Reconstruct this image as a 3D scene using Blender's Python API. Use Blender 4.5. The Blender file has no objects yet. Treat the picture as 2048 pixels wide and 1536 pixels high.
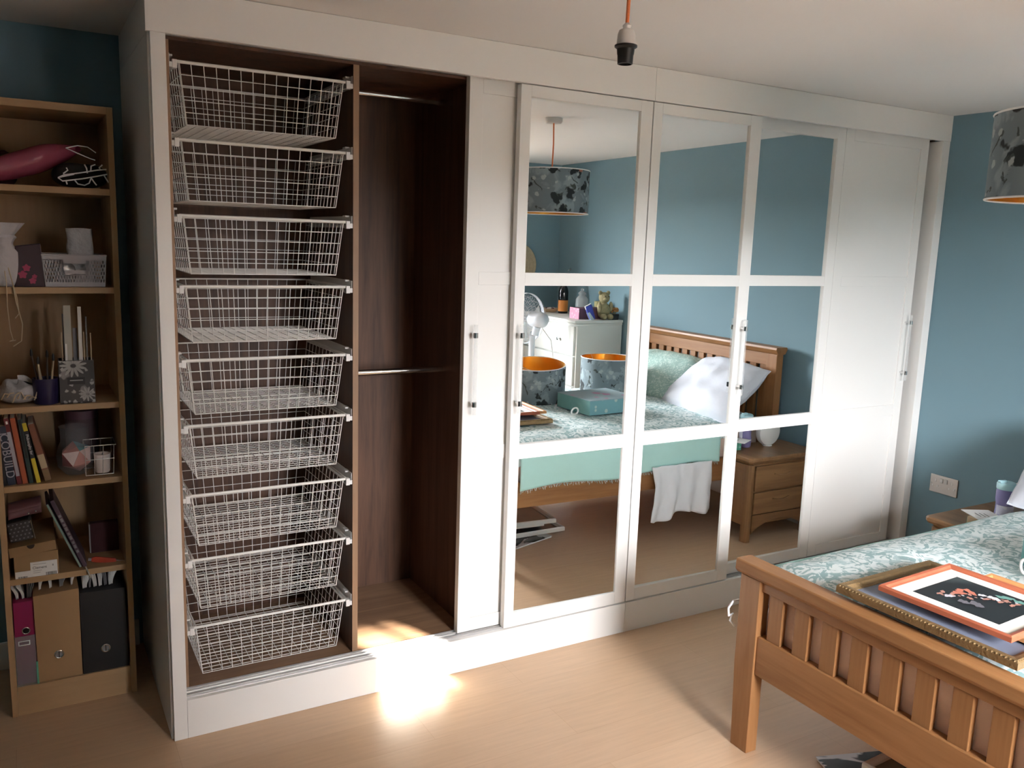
import bpy, bmesh, math, random
from mathutils import Vector, Matrix, noise
random.seed(7)
scn = bpy.context.scene
COL = scn.collection
PI = math.pi

# ------------------------------------------------------------------ camera
CAM = Vector((-0.3612, -2.8258, 1.702))
YAW, PITCH, ROLL, FPX = 0.5217, 0.1667, 0.0334, 1707.28
fw = Vector((math.sin(YAW)*math.cos(PITCH), math.cos(YAW)*math.cos(PITCH), -math.sin(PITCH)))
rt = Vector((math.cos(YAW), -math.sin(YAW), 0))
up = rt.cross(fw)
r2 = rt*math.cos(ROLL) + up*math.sin(ROLL)
u2 = up*math.cos(ROLL) - rt*math.sin(ROLL)
cd = bpy.data.cameras.new('camera'); cam = bpy.data.objects.new('camera', cd); COL.objects.link(cam)
cd.sensor_width = 36; cd.lens = FPX/2048*36; cd.clip_start = .02
cam.matrix_world = Matrix(((r2.x, u2.x, -fw.x, CAM.x), (r2.y, u2.y, -fw.y, CAM.y), (r2.z, u2.z, -fw.z, CAM.z), (0, 0, 0, 1)))
scn.camera = cam

# ------------------------------------------------------------------ light
SUN_DIR = Vector((-.42, 1, -.46)).normalized()
w = bpy.data.worlds.new('sky'); scn.world = w; w.use_nodes = True
nt = w.node_tree; bg = nt.nodes['Background']
bg.inputs[0].default_value = (.96, .965, 1.0, 1); bg.inputs[1].default_value = 88.0      # bright thin-cloud sky
sl = bpy.data.lights.new('sun', 'SUN'); sl.energy = 95; sl.angle = math.radians(.9); sl.color = (1, .93, .84)
so = bpy.data.objects.new('sun', sl); COL.objects.link(so); so.rotation_euler = SUN_DIR.to_track_quat('-Z', 'Y').to_euler(); so.location = (4, -10, 6)
W1 = (.95, 2.05, 1.00, 2.20)       # main window: x0, x1, z0, z1
W2 = (2.40, 2.74, 1.76, 2.15)      # small high window, added to shape the sun patch
YW = -3.92                          # inner face of the window wall
for n, (a, b, c, d) in (('window_portal', W1), ('window_portal', W2)):
    l = bpy.data.lights.new(n, 'AREA'); l.shape = 'RECTANGLE'; l.size = b-a; l.size_y = d-c; l.cycles.is_portal = True
    o = bpy.data.objects.new(n, l); COL.objects.link(o); o.location = ((a+b)/2, YW-.13, (c+d)/2); o.rotation_euler = (PI/2, 0, PI)
    o.rotation_euler = Vector((0, 1, 0)).to_track_quat('-Z', 'Z').to_euler()
vs = scn.view_settings; vs.view_transform = 'Standard'; vs.look = 'None'; vs.exposure = 0.31; vs.gamma = 1; vs.use_curve_mapping = False
cy = scn.cycles; cy.max_bounces = 12; cy.diffuse_bounces = 6; cy.glossy_bounces = 6; cy.transparent_max_bounces = 12
cy.sample_clamp_indirect = 20; cy.use_denoising = True; cy.caustics_reflective = True; cy.caustics_refractive = False

# ------------------------------------------------------------------ materials
def newmat(n):
    m = bpy.data.materials.new(n); m.use_nodes = True
    nt = m.node_tree; return m, nt, nt.nodes['Principled BSDF']
def lnk(nt, a, b): nt.links.new(a, b)
def mat(n, c, rough=.5, metal=0, var=.06, vscale=8, bump=0, bscale=60, coat=0, spec=.5, trans=0, sheen=0, alpha=1):
    m, nt, b = newmat(n)
    tc = nt.nodes.new('ShaderNodeTexCoord')
    no = nt.nodes.new('ShaderNodeTexNoise'); no.inputs['Scale'].default_value = vscale; no.inputs['Detail'].default_value = 4
    lnk(nt, tc.outputs['Object'], no.inputs['Vector'])
    mx = nt.nodes.new('ShaderNodeMix'); mx.data_type = 'RGBA'
    mx.inputs[6].default_value = (*[x*(1-var) for x in c], 1); mx.inputs[7].default_value = (*[min(1, x*(1+var)) for x in c], 1)
    lnk(nt, no.outputs[0], mx.inputs[0]); lnk(nt, mx.outputs[2], b.inputs['Base Color'])
    b.inputs['Roughness'].default_value = rough; b.inputs['Metallic'].default_value = metal
    b.inputs['Specular IOR Level'].default_value = spec
    if coat: b.inputs['Coat Weight'].default_value = coat; b.inputs['Coat Roughness'].default_value = .15
    if trans: b.inputs['Transmission Weight'].default_value = trans
    if sheen: b.inputs['Sheen Weight'].default_value = sheen
    if alpha < 1: b.inputs['Alpha'].default_value = alpha
    if bump:
        n2 = nt.nodes.new('ShaderNodeTexNoise'); n2.inputs['Scale'].default_value = bscale; n2.inputs['Detail'].default_value = 5
        lnk(nt, tc.outputs['Object'], n2.inputs['Vector'])
        bp = nt.nodes.new('ShaderNodeBump'); bp.inputs['Strength'].default_value = bump; bp.inputs['Distance'].default_value = .01
        lnk(nt, n2.outputs[0], bp.inputs['Height']); lnk(nt, bp.outputs[0], b.inputs['Normal'])
    return m
def wood(n, c1, c2, axis='z', rough=.45, scale=1.0, spec=.4, stretch=14, ring=True):
    m, nt, b = newmat(n)
    tc = nt.nodes.new('ShaderNodeTexCoord'); mp = nt.nodes.new('ShaderNodeMapping')
    s = {'x': (1, stretch, stretch), 'y': (stretch, 1, stretch), 'z': (stretch, stretch, 1)}[axis]
    mp.inputs['Scale'].default_value = [v*scale for v in s]
    lnk(nt, tc.outputs['Object'], mp.inputs[0])
    n1 = nt.nodes.new('ShaderNodeTexNoise'); n1.inputs['Scale'].default_value = 1.2; n1.inputs['Detail'].default_value = 6; n1.inputs['Distortion'].default_value = 1.2
    lnk(nt, mp.outputs[0], n1.inputs['Vector'])
    n2 = nt.nodes.new('ShaderNodeTexNoise'); n2.inputs['Scale'].default_value = 9; n2.inputs['Detail'].default_value = 3
    lnk(nt, mp.outputs[0], n2.inputs['Vector'])
    ad = nt.nodes.new('ShaderNodeMath'); ad.operation = 'MULTIPLY_ADD'; ad.inputs[1].default_value = .35
    lnk(nt, n2.outputs[0], ad.inputs[0]); lnk(nt, n1.outputs[0], ad.inputs[2])
    cr = nt.nodes.new('ShaderNodeValToRGB'); cr.color_ramp.elements[0].position = .45; cr.color_ramp.elements[1].position = .85
    cr.color_ramp.elements[0].color = (*c2, 1); cr.color_ramp.elements[1].color = (*c1, 1)
    lnk(nt, ad.outputs[0], cr.inputs[0]); lnk(nt, cr.outputs[0], b.inputs['Base Color'])
    b.inputs['Roughness'].default_value = rough; b.inputs['Specular IOR Level'].default_value = spec
    return m
def patterned(n, base, layers, rough=.7, coord='Object'):
    """flat print: layers of thresholded noise or voronoi blobs over a base colour"""
    m, nt, b = newmat(n)
    tc = nt.nodes.new('ShaderNodeTexCoord'); last = None
    rgb = nt.nodes.new('ShaderNodeRGB'); rgb.outputs[0].default_value = (*base, 1); last = rgb.outputs[0]
    for kind, scale, lo, hi, col, dist, off in layers:
        mp = nt.nodes.new('ShaderNodeMapping'); mp.inputs['Location'].default_value = (off, off*.7, off*1.3)
        lnk(nt, tc.outputs[coord], mp.inputs[0])
        vec = mp.outputs[0]
        if kind == 'v':
            if dist:
                dn = nt.nodes.new('ShaderNodeTexNoise'); dn.inputs['Scale'].default_value = scale*2.2; lnk(nt, vec, dn.inputs['Vector'])
                va = nt.nodes.new('ShaderNodeVectorMath'); va.operation = 'MULTIPLY_ADD'
                va.inputs[1].default_value = (dist, dist, dist); lnk(nt, dn.outputs['Color'], va.inputs[0]); lnk(nt, vec, va.inputs[2]); vec = va.outputs[0]
            t = nt.nodes.new('ShaderNodeTexVoronoi'); t.inputs['Scale'].default_value = scale; out = t.outputs['Distance']
        else:
            t = nt.nodes.new('ShaderNodeTexNoise'); t.inputs['Scale'].default_value = scale; t.inputs['Detail'].default_value = 3; t.inputs['Distortion'].default_value = dist; out = t.outputs[0]
        lnk(nt, vec, t.inputs['Vector'])
        mr = nt.nodes.new('ShaderNodeMapRange'); mr.inputs['From Min'].default_value = lo; mr.inputs['From Max'].default_value = hi
        lnk(nt, out, mr.inputs['Value'])
        mx = nt.nodes.new('ShaderNodeMix'); mx.data_type = 'RGBA'; lnk(nt, mr.outputs[0], mx.inputs[0]); lnk(nt, last, mx.inputs[6])
        mx.inputs[7].default_value = (*col, 1); last = mx.outputs[2]
    lnk(nt, last, b.inputs['Base Color']); b.inputs['Roughness'].default_value = rough
    b.inputs['Specular IOR Level'].default_value = .25
    return m
def glass_pane(n):
    m = bpy.data.materials.new(n); m.use_nodes = True; nt = m.node_tree; nt.nodes.clear()
    o = nt.nodes.new('ShaderNodeOutputMaterial'); t = nt.nodes.new('ShaderNodeBsdfTransparent'); g = nt.nodes.new('ShaderNodeBsdfGlossy')
    g.inputs['Roughness'].default_value = .02; mx = nt.nodes.new('ShaderNodeMixShader'); mx.inputs[0].default_value = .06
    lnk(nt, t.outputs[0], mx.inputs[1]); lnk(nt, g.outputs[0], mx.inputs[2]); lnk(nt, mx.outputs[0], o.inputs[0]); return m
def clear(n, tint=(1, 1, 1), fac=.12, rough=.08):
    m = bpy.data.materials.new(n); m.use_nodes = True; nt = m.node_tree; nt.nodes.clear()
    o = nt.nodes.new('ShaderNodeOutputMaterial'); t = nt.nodes.new('ShaderNodeBsdfTransparent'); t.inputs[0].default_value = (*tint, 1)
    g = nt.nodes.new('ShaderNodeBsdfPrincipled'); g.inputs['Base Color'].default_value = (*[min(1, c*.9) for c in tint], 1); g.inputs['Roughness'].default_value = rough
    mx = nt.nodes.new('ShaderNodeMixShader'); mx.inputs[0].default_value = fac
    lnk(nt, t.outputs[0], mx.inputs[1]); lnk(nt, g.outputs[0], mx.inputs[2]); lnk(nt, mx.outputs[0], o.inputs[0]); return m

M = {}
M['white'] = mat('white_lacquer', (.80, .785, .755), .42, var=.015, vscale=3, spec=.4)
M['ceiling'] = mat('ceiling_paint', (.82, .80, .775), .9, var=.02, vscale=2)
M['teal'] = mat('teal_wall_paint', (.165, .275, .325), .75, var=.03, vscale=3, bump=.05, bscale=300)
M['floor'] = None
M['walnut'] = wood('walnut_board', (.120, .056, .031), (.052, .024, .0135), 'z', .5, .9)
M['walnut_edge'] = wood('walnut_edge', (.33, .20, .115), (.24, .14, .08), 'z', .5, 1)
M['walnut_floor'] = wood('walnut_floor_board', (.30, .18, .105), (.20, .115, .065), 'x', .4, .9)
M['birch'] = wood('birch_veneer', (.47, .31, .165), (.39, .25, .125), 'z', .5, .7, stretch=10)
M['birch_x'] = wood('birch_veneer_shelf', (.47, .31, .165), (.39, .25, .125), 'x', .5, .7, stretch=10)
M['oak_y'] = wood('oak_along_bed_end', (.35, .168, .066), (.245, .108, .038), 'y', .42, .9)
M['oak_z'] = wood('oak_upright', (.35, .168, .066), (.245, .108, .038), 'z', .42, .9)
M['oak_x'] = wood('oak_along_bed_side', (.35, .168, .066), (.245, .108, .038), 'x', .42, .9)
M['oak_dark_z'] = wood('aged_oak_upright', (.30, .16, .07), (.19, .095, .04), 'z', .4, .9)
M['oak_dark_y'] = wood('aged_oak_top', (.30, .16, .07), (.19, .095, .04), 'y', .35, .9)
M['oak_dark_x'] = wood('aged_oak_drawer', (.30, .16, .07), (.19, .095, .04), 'x', .4, .9)
M['alu'] = mat('brushed_aluminium', (.62, .61, .60), .38, .85, var=.05, vscale=30)
M['chrome'] = mat('chrome', (.75, .74, .73), .12, 1, var=.02)
M['wire'] = mat('white_coated_wire', (.80, .78, .74), .35, var=.02)
M['plastic'] = mat('white_plastic', (.75, .74, .72), .4, var=.03)
M['black'] = mat('black_plastic', (.012, .011, .011), .4, var=.1)
M['orange_cord'] = mat('orange_braided_cord', (.72, .19, .06), .7, var=.15, vscale=300)
M['rose_plastic'] = mat('grey_white_plastic', (.62, .60, .57), .45, var=.03)
M['mirror'] = mat('mirror_silver', (.90, .92, .915), .0, 1, var=.004)
M['pane'] = glass_pane('window_glass')
M['acrylic'] = clear('clear_acrylic', (.97, .98, .98), .22, .05)
M['gold'] = mat('gold_foil', (.85, .47, .10), .28, 1, var=.08, vscale=10)
M['brick'] = mat('brick_patio', (.165, .115, .085), .9, var=.3, vscale=1)
M['blocker_brick'] = mat('blocker_dark_brick', (.10, .07, .055), .9, var=.25, vscale=9)
M['blocker_leaf'] = mat('blocker_foliage', (.028, .034, .022), .8, var=.4, vscale=6)

def floor_mat():
    m, nt, b = newmat('beech_laminate')
    tc = nt.nodes.new('ShaderNodeTexCoord'); mp = nt.nodes.new('ShaderNodeMapping'); mp.inputs['Rotation'].default_value = (0, 0, 0)
    lnk(nt, tc.outputs['Object'], mp.inputs[0])
    br = nt.nodes.new('ShaderNodeTexBrick'); br.inputs['Scale'].default_value = 1; br.inputs['Brick Width'].default_value = 1.25; br.inputs['Row Height'].default_value = .19
    br.inputs['Mortar Size'].default_value = .0006; br.offset = .37
    br.inputs['Color1'].default_value = (.57, .385, .245, 1); br.inputs['Color2'].default_value = (.535, .355, .222, 1); br.inputs['Mortar'].default_value = (.44, .28, .165, 1)
    lnk(nt, mp.outputs[0], br.inputs['Vector'])
    m2 = nt.nodes.new('ShaderNodeMapping'); m2.inputs['Scale'].default_value = (1, 12, 1); lnk(nt, tc.outputs['Object'], m2.inputs[0])
    n = nt.nodes.new('ShaderNodeTexNoise'); n.inputs['Scale'].default_value = 5; n.inputs['Detail'].default_value = 6; lnk(nt, m2.outputs[0], n.inputs['Vector'])
    mr = nt.nodes.new('ShaderNodeMapRange'); mr.inputs['To Min'].default_value = .86; mr.inputs['To Max'].default_value = 1.12; lnk(nt, n.outputs[0], mr.inputs[0])
    vm = nt.nodes.new('ShaderNodeVectorMath'); vm.operation = 'SCALE'; lnk(nt, br.outputs[0], vm.inputs[0]); lnk(nt, mr.outputs[0], vm.inputs['Scale'])
    lnk(nt, vm.outputs[0], b.inputs['Base Color']); b.inputs['Roughness'].default_value = .36; b.inputs['Specular IOR Level'].default_value = .45
    return m
M['floor'] = floor_mat()

# ------------------------------------------------------------------ mesh helpers
class MB:
    def __init__(s): s.v = []; s.f = []; s.sm = []
    def add(s, v, f, smooth=False):
        o = len(s.v); s.v += [tuple(p) for p in v]; s.f += [tuple(i+o for i in q) for q in f]; s.sm += [smooth]*len(f); return s
    def box(s, x0, x1, y0, y1, z0, z1):
        v = [(x, y, z) for z in (z0, z1) for y in (y0, y1) for x in (x0, x1)]
        return s.add(v, [(0, 2, 3, 1), (4, 5, 7, 6), (0, 1, 5, 4), (2, 6, 7, 3), (0, 4, 6, 2), (1, 3, 7, 5)])
    def obox(s, c, size, mat3):
        v = []
        for z in (-.5, .5):
            for y in (-.5, .5):
                for x in (-.5, .5): v.append(Vector(c) + mat3 @ Vector((x*size[0], y*size[1], z*size[2])))
        return s.add(v, [(0, 2, 3, 1), (4, 5, 7, 6), (0, 1, 5, 4), (2, 6, 7, 3), (0, 4, 6, 2), (1, 3, 7, 5)])
    def tube(s, pts, r, n=6, closed=False, caps=True):
        pts = [Vector(p) for p in pts]; N = len(pts); rings = []
        up0 = None
        for i, p in enumerate(pts):
            if closed: t = pts[(i+1) % N]-pts[i-1]
            else: t = pts[min(i+1, N-1)]-pts[max(i-1, 0)]
            t.normalize()
            if up0 is None:
                up0 = Vector((0, 0, 1)) if abs(t.z) < .9 else Vector((1, 0, 0))
            a = t.cross(up0)
            if a.length < 1e-4: a = t.orthogonal()
            a.normalize(); b = t.cross(a); up0 = -b if b.dot(up0) < 0 else b
            b = up0; a = b.cross(t)
            rr = r[i] if isinstance(r, (list, tuple)) else r
            rings.append([p + (a*math.cos(2*PI*k/n)+b*math.sin(2*PI*k/n))*rr for k in range(n)])
        v = [q for R in rings for q in R]; f = []
        for i in range(N if closed else N-1):
            j = (i+1) % N
            for k in range(n): f.append((i*n+k, i*n+(k+1) % n, j*n+(k+1) % n, j*n+k))
        if caps and not closed: f += [tuple(range(n-1, -1, -1)), tuple((N-1)*n+k for k in range(n))]
        return s.add(v, f, True)
    def lathe(s, prof, c=(0, 0, 0), n=32, axis='z', caps=True):
        v = []; f = []
        for r, h in prof:
            for k in range(n):
                a = 2*PI*k/n; x, y = r*math.cos(a), r*math.sin(a)
                q = {'z': (x, y, h), 'x': (h, x, y), 'y': (y, h, x)}[axis]
                v.append((c[0]+q[0], c[1]+q[1], c[2]+q[2]))
        for i in range(len(prof)-1):
            for k in range(n): f.append((i*n+k, i*n+(k+1) % n, (i+1)*n+(k+1) % n, (i+1)*n+k))
        if caps:
            if prof[0][0] > 1e-6: f.append(tuple(range(n-1, -1, -1)))
            if prof[-1][0] > 1e-6: f.append(tuple((len(prof)-1)*n+k for k in range(n)))
        return s.add(v, f, True)
    def prism(s, poly, h0, h1, plane='xz'):
        n = len(poly)
        P = {'xz': lambda a, b, h: (a, h, b), 'yz': lambda a, b, h: (h, a, b), 'xy': lambda a, b, h: (a, b, h)}[plane]
        v = [P(a, b, h0) for a, b in poly]+[P(a, b, h1) for a, b in poly]
        f = [tuple(range(n-1, -1, -1)), tuple(range(n, 2*n))]+[(i, (i+1) % n, n+(i+1) % n, n+i) for i in range(n)]
        return s.add(v, f)
    def grid(s, fn, nu, nv, smooth=True, wrap_u=False):
        v = [fn(i/nu, j/nv) for j in range(nv+1) for i in range(nu+1)]
        f = [(j*(nu+1)+i, j*(nu+1)+i+1, (j+1)*(nu+1)+i+1, (j+1)*(nu+1)+i) for j in range(nv) for i in range(nu)]
        return s.add(v, f, smooth)
    def build(s, name, m, parent=None, bevel=0, seg=2, subsurf=0, solid=0, world=True, xf=None):
        me = bpy.data.meshes.new(name)
        vv = s.v if xf is None else [tuple(xf @ Vector(p)) for p in s.v]
        me.from_pydata(vv, [], s.f); me.validate(); me.update()
        bm = bmesh.new(); bm.from_mesh(me); bmesh.ops.recalc_face_normals(bm, faces=bm.faces); bm.to_mesh(me); bm.free()
        if any(s.sm) and len(me.polygons) == len(s.sm):
            me.polygons.foreach_set('use_smooth', s.sm)
            try: me.set_sharp_from_angle(angle=math.radians(48))
            except Exception: pass
        me.materials.append(M[m] if isinstance(m, str) else m)
        o = bpy.data.objects.new(name, me); COL.objects.link(o)
        if parent is not None:
            o.parent = parent
            if world:
                o.matrix_parent_inverse = wmat(parent).inverted()
        if solid: md = o.modifiers.new('solid', 'SOLIDIFY'); md.thickness = solid; md.offset = 0
        if subsurf: md = o.modifiers.new('sub', 'SUBSURF'); md.levels = subsurf; md.render_levels = subsurf
        if bevel: md = o.modifiers.new('bevel', 'BEVEL'); md.width = bevel; md.segments = seg; md.limit_method = 'ANGLE'; md.angle_limit = math.radians(40)
        return o
def wmat(o):
    m = o.matrix_basis.copy()
    if o.parent: m = wmat(o.parent) @ o.matrix_parent_inverse @ m
    return m
def B(x0, x1, y0, y1, z0, z1): return MB().box(x0, x1, y0, y1, z0, z1)
def tag(o, label, cat, group=None, kind=None):
    o['label'] = label; o['category'] = cat
    if group: o['group'] = group
    if kind: o['kind'] = kind
    return o
def thing(name, label, cat, loc=(0, 0, 0), group=None):
    o = bpy.data.objects.new(name, None); o.empty_display_size = .05; COL.objects.link(o); o.location = loc
    return tag(o, label, cat, group)
def struct(o): o['kind'] = 'structure'; return o
def copy_tree(o, parent=None):
    c = o.copy(); COL.objects.link(c); c.parent = parent
    for ch in list(o.children):
        copy_tree(ch, c)
    return c
def Rz(a): return Matrix.Rotation(math.radians(a), 3, 'Z')
def XF(loc, rx=0, ry=0, rz=0):
    return Matrix.Translation(loc) @ Matrix.Rotation(math.radians(rz), 4, 'Z') @ Matrix.Rotation(math.radians(ry), 4, 'Y') @ Matrix.Rotation(math.radians(rx), 4, 'X')
def text(body, name, m, parent, mtx, size, depth=.0004, align='CENTER'):
    c = bpy.data.curves.new(name, 'FONT'); c.body = body; c.size = size; c.align_x = align; c.align_y = 'CENTER'; c.extrude = depth
    c.materials.append(M[m] if isinstance(m, str) else m)
    f = bpy.data.objects.new(name, c); COL.objects.link(f); dg = bpy.context.evaluated_depsgraph_get()
    me = bpy.data.meshes.new_from_object(f.evaluated_get(dg)); bpy.data.objects.remove(f)
    o = bpy.data.objects.new(name, me); COL.objects.link(o); o.parent = parent; o.matrix_parent_inverse = wmat(parent).inverted(); o.matrix_basis = mtx
    return o
def nz(x, y, z=0, s=1.0): return noise.noise(Vector((x*s, y*s, z*s)))

# ------------------------------------------------------------------ room
XR, XL, YB, H = 3.804, -1.9, .80, 2.40
struct(B(XL-.2, XR+.2, YW-.2, YB+.2, -.1, 0).build('floor', 'floor'))
struct(B(XL-.2, XR+.2, YW-.2, YB+.2, H, H+.1).build('ceiling', 'ceiling'))
struct(B(XL-.2, XR+.2, YB, YB+.2, 0, H).build('wall_back', 'teal'))
struct(B(XR, XR+.2, YW-.2, YB, 0, H).build('wall_right', 'teal'))
struct(B(XL-.2, XL, YW-.2, YB, 0, H).build('wall_left', 'teal'))
mb = MB(); y0, y1 = YW-.2, YW
mb.box(XL, W1[0], y0, y1, 0, H).box(W1[0], W1[1], y0, y1, 0, W1[2]).box(W1[0], W1[1], y0, y1, W1[3], H)
mb.box(W1[1], W2[0], y0, y1, 0, H).box(W2[0], W2[1], y0, y1, 0, W2[2]).box(W2[0], W2[1], y0, y1, W2[3], H).box(W2[1], XR, y0, y1, 0, H)
struct(mb.build('wall_front', 'teal'))
def window(name, wv, bars):
    a, b, c, d = wv; yy0, yy1 = YW-.17, YW-.11; t = .035
    m = MB().box(a, b, yy0, yy1, c, c+t).box(a, b, yy0, yy1, d-t, d).box(a, a+t, yy0, yy1, c+t, d-t).box(b-t, b, yy0, yy1, c+t, d-t)
    for bx in bars: m.box(bx-.012, bx+.012, yy0+.01, yy1-.01, c+t, d-t)
    o = struct(m.build(name, 'plastic', bevel=.003))
    B(a+t, b-t, YW-.144, YW-.14, c+t, d-t).build('window_pane', 'pane', o)
    B(a-.03, b+.03, YW-.11, YW+.05, c-.025, c).build('window_sill', 'white', o, bevel=.006)
window('window_1', W1, [])
window('added_sun_window', W2, [2.625])  # opening and glazing bar added to let in the sun beam
struct(B(XR-.016, XR, YW, -.02, 0, .11).build('baseboard_right', 'white', bevel=.004))
struct(B(XL, -.02, YB-.016, YB, 0, .11).build('baseboard_back', 'white', bevel=.004))
struct(B(XL, XR-.016, YW, YW+.016, 0, .11).build('baseboard_front', 'white', bevel=.004))
# outside the window wall: ground, plus belt and wall added to block light
struct(B(-200, 200, -300, YW-.3, -2.9, -2.8).build('ground', 'brick'))
def blocker_belt(u, v):      # unseen tree-shaped belt, added to block light near the horizon
    x = -80+160*u; k = v*3
    y, z = ((-26, -2.8), (-26.5, 2.6), (-28, 3.2), (-30, -2.8))[int(round(k))]
    return (x, y+.8*nz(x*.5, z*.6, 1), z+(.9*nz(x*.35, 2, 5)+.4*nz(x*1.3, 1, 3))*(z > 0))
tb = MB().grid(blocker_belt, 260, 3).build('horizon_blocker', 'blocker_leaf'); tag(tb, 'unseen dark green tree-shaped belt added to block low light outside the window', 'trees', kind='stuff')
struct(B(2.13, 2.34, -7.7, YW-.201, -2.8, 4.2).build('light_blocker_wall', 'blocker_brick'))  # unseen wall, added to keep window light off the left side

# ------------------------------------------------------------------ wardrobes
ZP, ZF, ZH = .137, .138, 2.272        # plinth top, inside floor, fascia bottom
SEAM = 1.879
wl = thing('fitted_wardrobe', 'white fitted wardrobe standing half open with nine wire baskets in it', 'wardrobe', (0, .3, 0), 'fitted wardrobes')
wr = thing('fitted_wardrobe', 'white fitted wardrobe with mirrored doors reaching the blue right wall', 'wardrobe', (3.0, .3, 0), 'fitted wardrobes')
def carcass(p, x0, x1, left):
    B(x0+(.0435 if left else .0005), x1-(.0005 if left else .06), 0, .018, 0, ZP).build('plinth', 'white', p, bevel=.0015)
    B(x0-(.012 if left else -.0005), x1-.0005, -.003, .018, ZH, H-.001).build('fascia', 'white', p, bevel=.0015)
    # tracks
    m = B(x0+(.043 if left else .002), x1-(.002 if left else .06), .018, .085, ZP-.01, ZP)
    for y in (.022, .040, .062, .080): m.box(x0+(.043 if left else .002), x1-(.002 if left else .06), y-.0012, y+.0012, ZP, ZP+.006)
    m.build('bottom_track', 'alu', p)
    B(x0+.05, x1-.05, .019, .085, ZH+.01, ZH+.03).build('top_track', 'alu', p)
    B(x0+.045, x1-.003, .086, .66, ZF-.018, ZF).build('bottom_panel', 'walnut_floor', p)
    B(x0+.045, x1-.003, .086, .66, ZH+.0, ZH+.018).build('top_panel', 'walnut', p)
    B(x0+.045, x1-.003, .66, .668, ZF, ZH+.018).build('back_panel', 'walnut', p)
carcass(wl, 0, SEAM, True); carcass(wr, SEAM, XR-.002, False)
B(0, .043, 0, .085, 0, ZH).build('upright', 'white', wl, bevel=.0015)
B(-.006, .0, .0185, YB-.002, 0, ZH).build('end_panel', 'white', wl)
B(-.006, .0, .0185, YB-.002, ZH+.0015, H-.001).build('end_panel', 'white', wl)
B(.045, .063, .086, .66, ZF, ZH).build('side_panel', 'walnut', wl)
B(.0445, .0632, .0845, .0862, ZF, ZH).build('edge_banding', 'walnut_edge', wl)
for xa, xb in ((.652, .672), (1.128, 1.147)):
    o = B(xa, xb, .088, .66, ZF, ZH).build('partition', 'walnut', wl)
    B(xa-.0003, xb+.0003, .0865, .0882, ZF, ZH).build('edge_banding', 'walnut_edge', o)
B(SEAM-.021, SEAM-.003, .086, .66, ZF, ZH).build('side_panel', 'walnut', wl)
B(3.745, XR-.002, 0, .085, 0, ZH).build('upright', 'white', wr, bevel=.0015)
for z in (2.226, 1.168):
    MB().tube([(.672, .35, z), (1.128, .35, z)], .0125, 14).build('hanging_rail', 'chrome', wl)
# doors ---------------------------------------------------------------
OPEN_Z = ((.197, .848), (.906, 1.532), (1.581, 2.226))
def door(p, x0, x1, y0, stile_l, stile_r, mirrored, handle_x, mir=(0, 0)):
    y1 = y0+.03; zb, zt = ZP+.005, ZH-.003
    if y0 > .03: zt = ZH+.012
    xa, xb = x0+stile_l, x1-stile_r
    d = B(x0, xa, y0, y1, zb, zt).box(xb, x1, y0, y1, zb, zt)
    lv = [zb]+[z for o in OPEN_Z for z in o]+[zt]
    for i in range(0, 8, 2): d.box(xa, xb, y0, y1, lv[i], lv[i+1])
    d = d.build('sliding_door', 'white', p, bevel=.0012)
    for za, zc in OPEN_Z:
        if mirrored:
            yw, ti = math.radians(mir[0]), math.radians(mir[1])
            xc, zm, yc = (x0+x1)/2, 1.2, y0+.012
            yy = lambda x, z: yc + math.tan(yw)*(x-xc) + math.tan(ti)*(z-zm)
            v = [(x, yy(x, z)+t, z) for t in (0, .004) for x, z in ((xa, za), (xb, za), (xb, zc), (xa, zc))]
            MB().add(v, [(0, 1, 2, 3), (7, 6, 5, 4), (0, 4, 5, 1), (1, 5, 6, 2), (2, 6, 7, 3), (3, 7, 4, 0)]).build('mirror_pane', 'mirror', d)
        else:
            B(xa, xb, y0+.006, y0+.014, za, zc).build('door_panel', 'white', d)
    if handle_x:
        hb = MB().tube([(handle_x, y0-.032, 1.040), (handle_x, y0-.032, 1.385)], .0075, 12)
        hb.build('handle_bar', 'acrylic', d)
        for z in (1.345, 1.080):
            MB().tube([(handle_x, y0-.032, z-.010), (handle_x, y0-.032, z+.010)], .0098, 14).tube([(handle_x, y0-.032, z), (handle_x, y0, z)], .0055, 10).build('handle_collar', 'chrome', d)
    return d
door(wl, 1.075, 1.690, .047, .055, .055, False, 1.108)
door(wl, 1.264, 1.877, .004, .044, .058, True, 1.284, (-1.0, .1))
door(wr, 1.882, 2.481, .004, .046, .064, True, 2.447, (-.7, .1))
door(wr, 2.462, 3.076, .047, .055, .058, True, None, (-.5, .1))
door(wr, 3.0775, 3.702, .047, .060, .060, False, 3.664)

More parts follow.
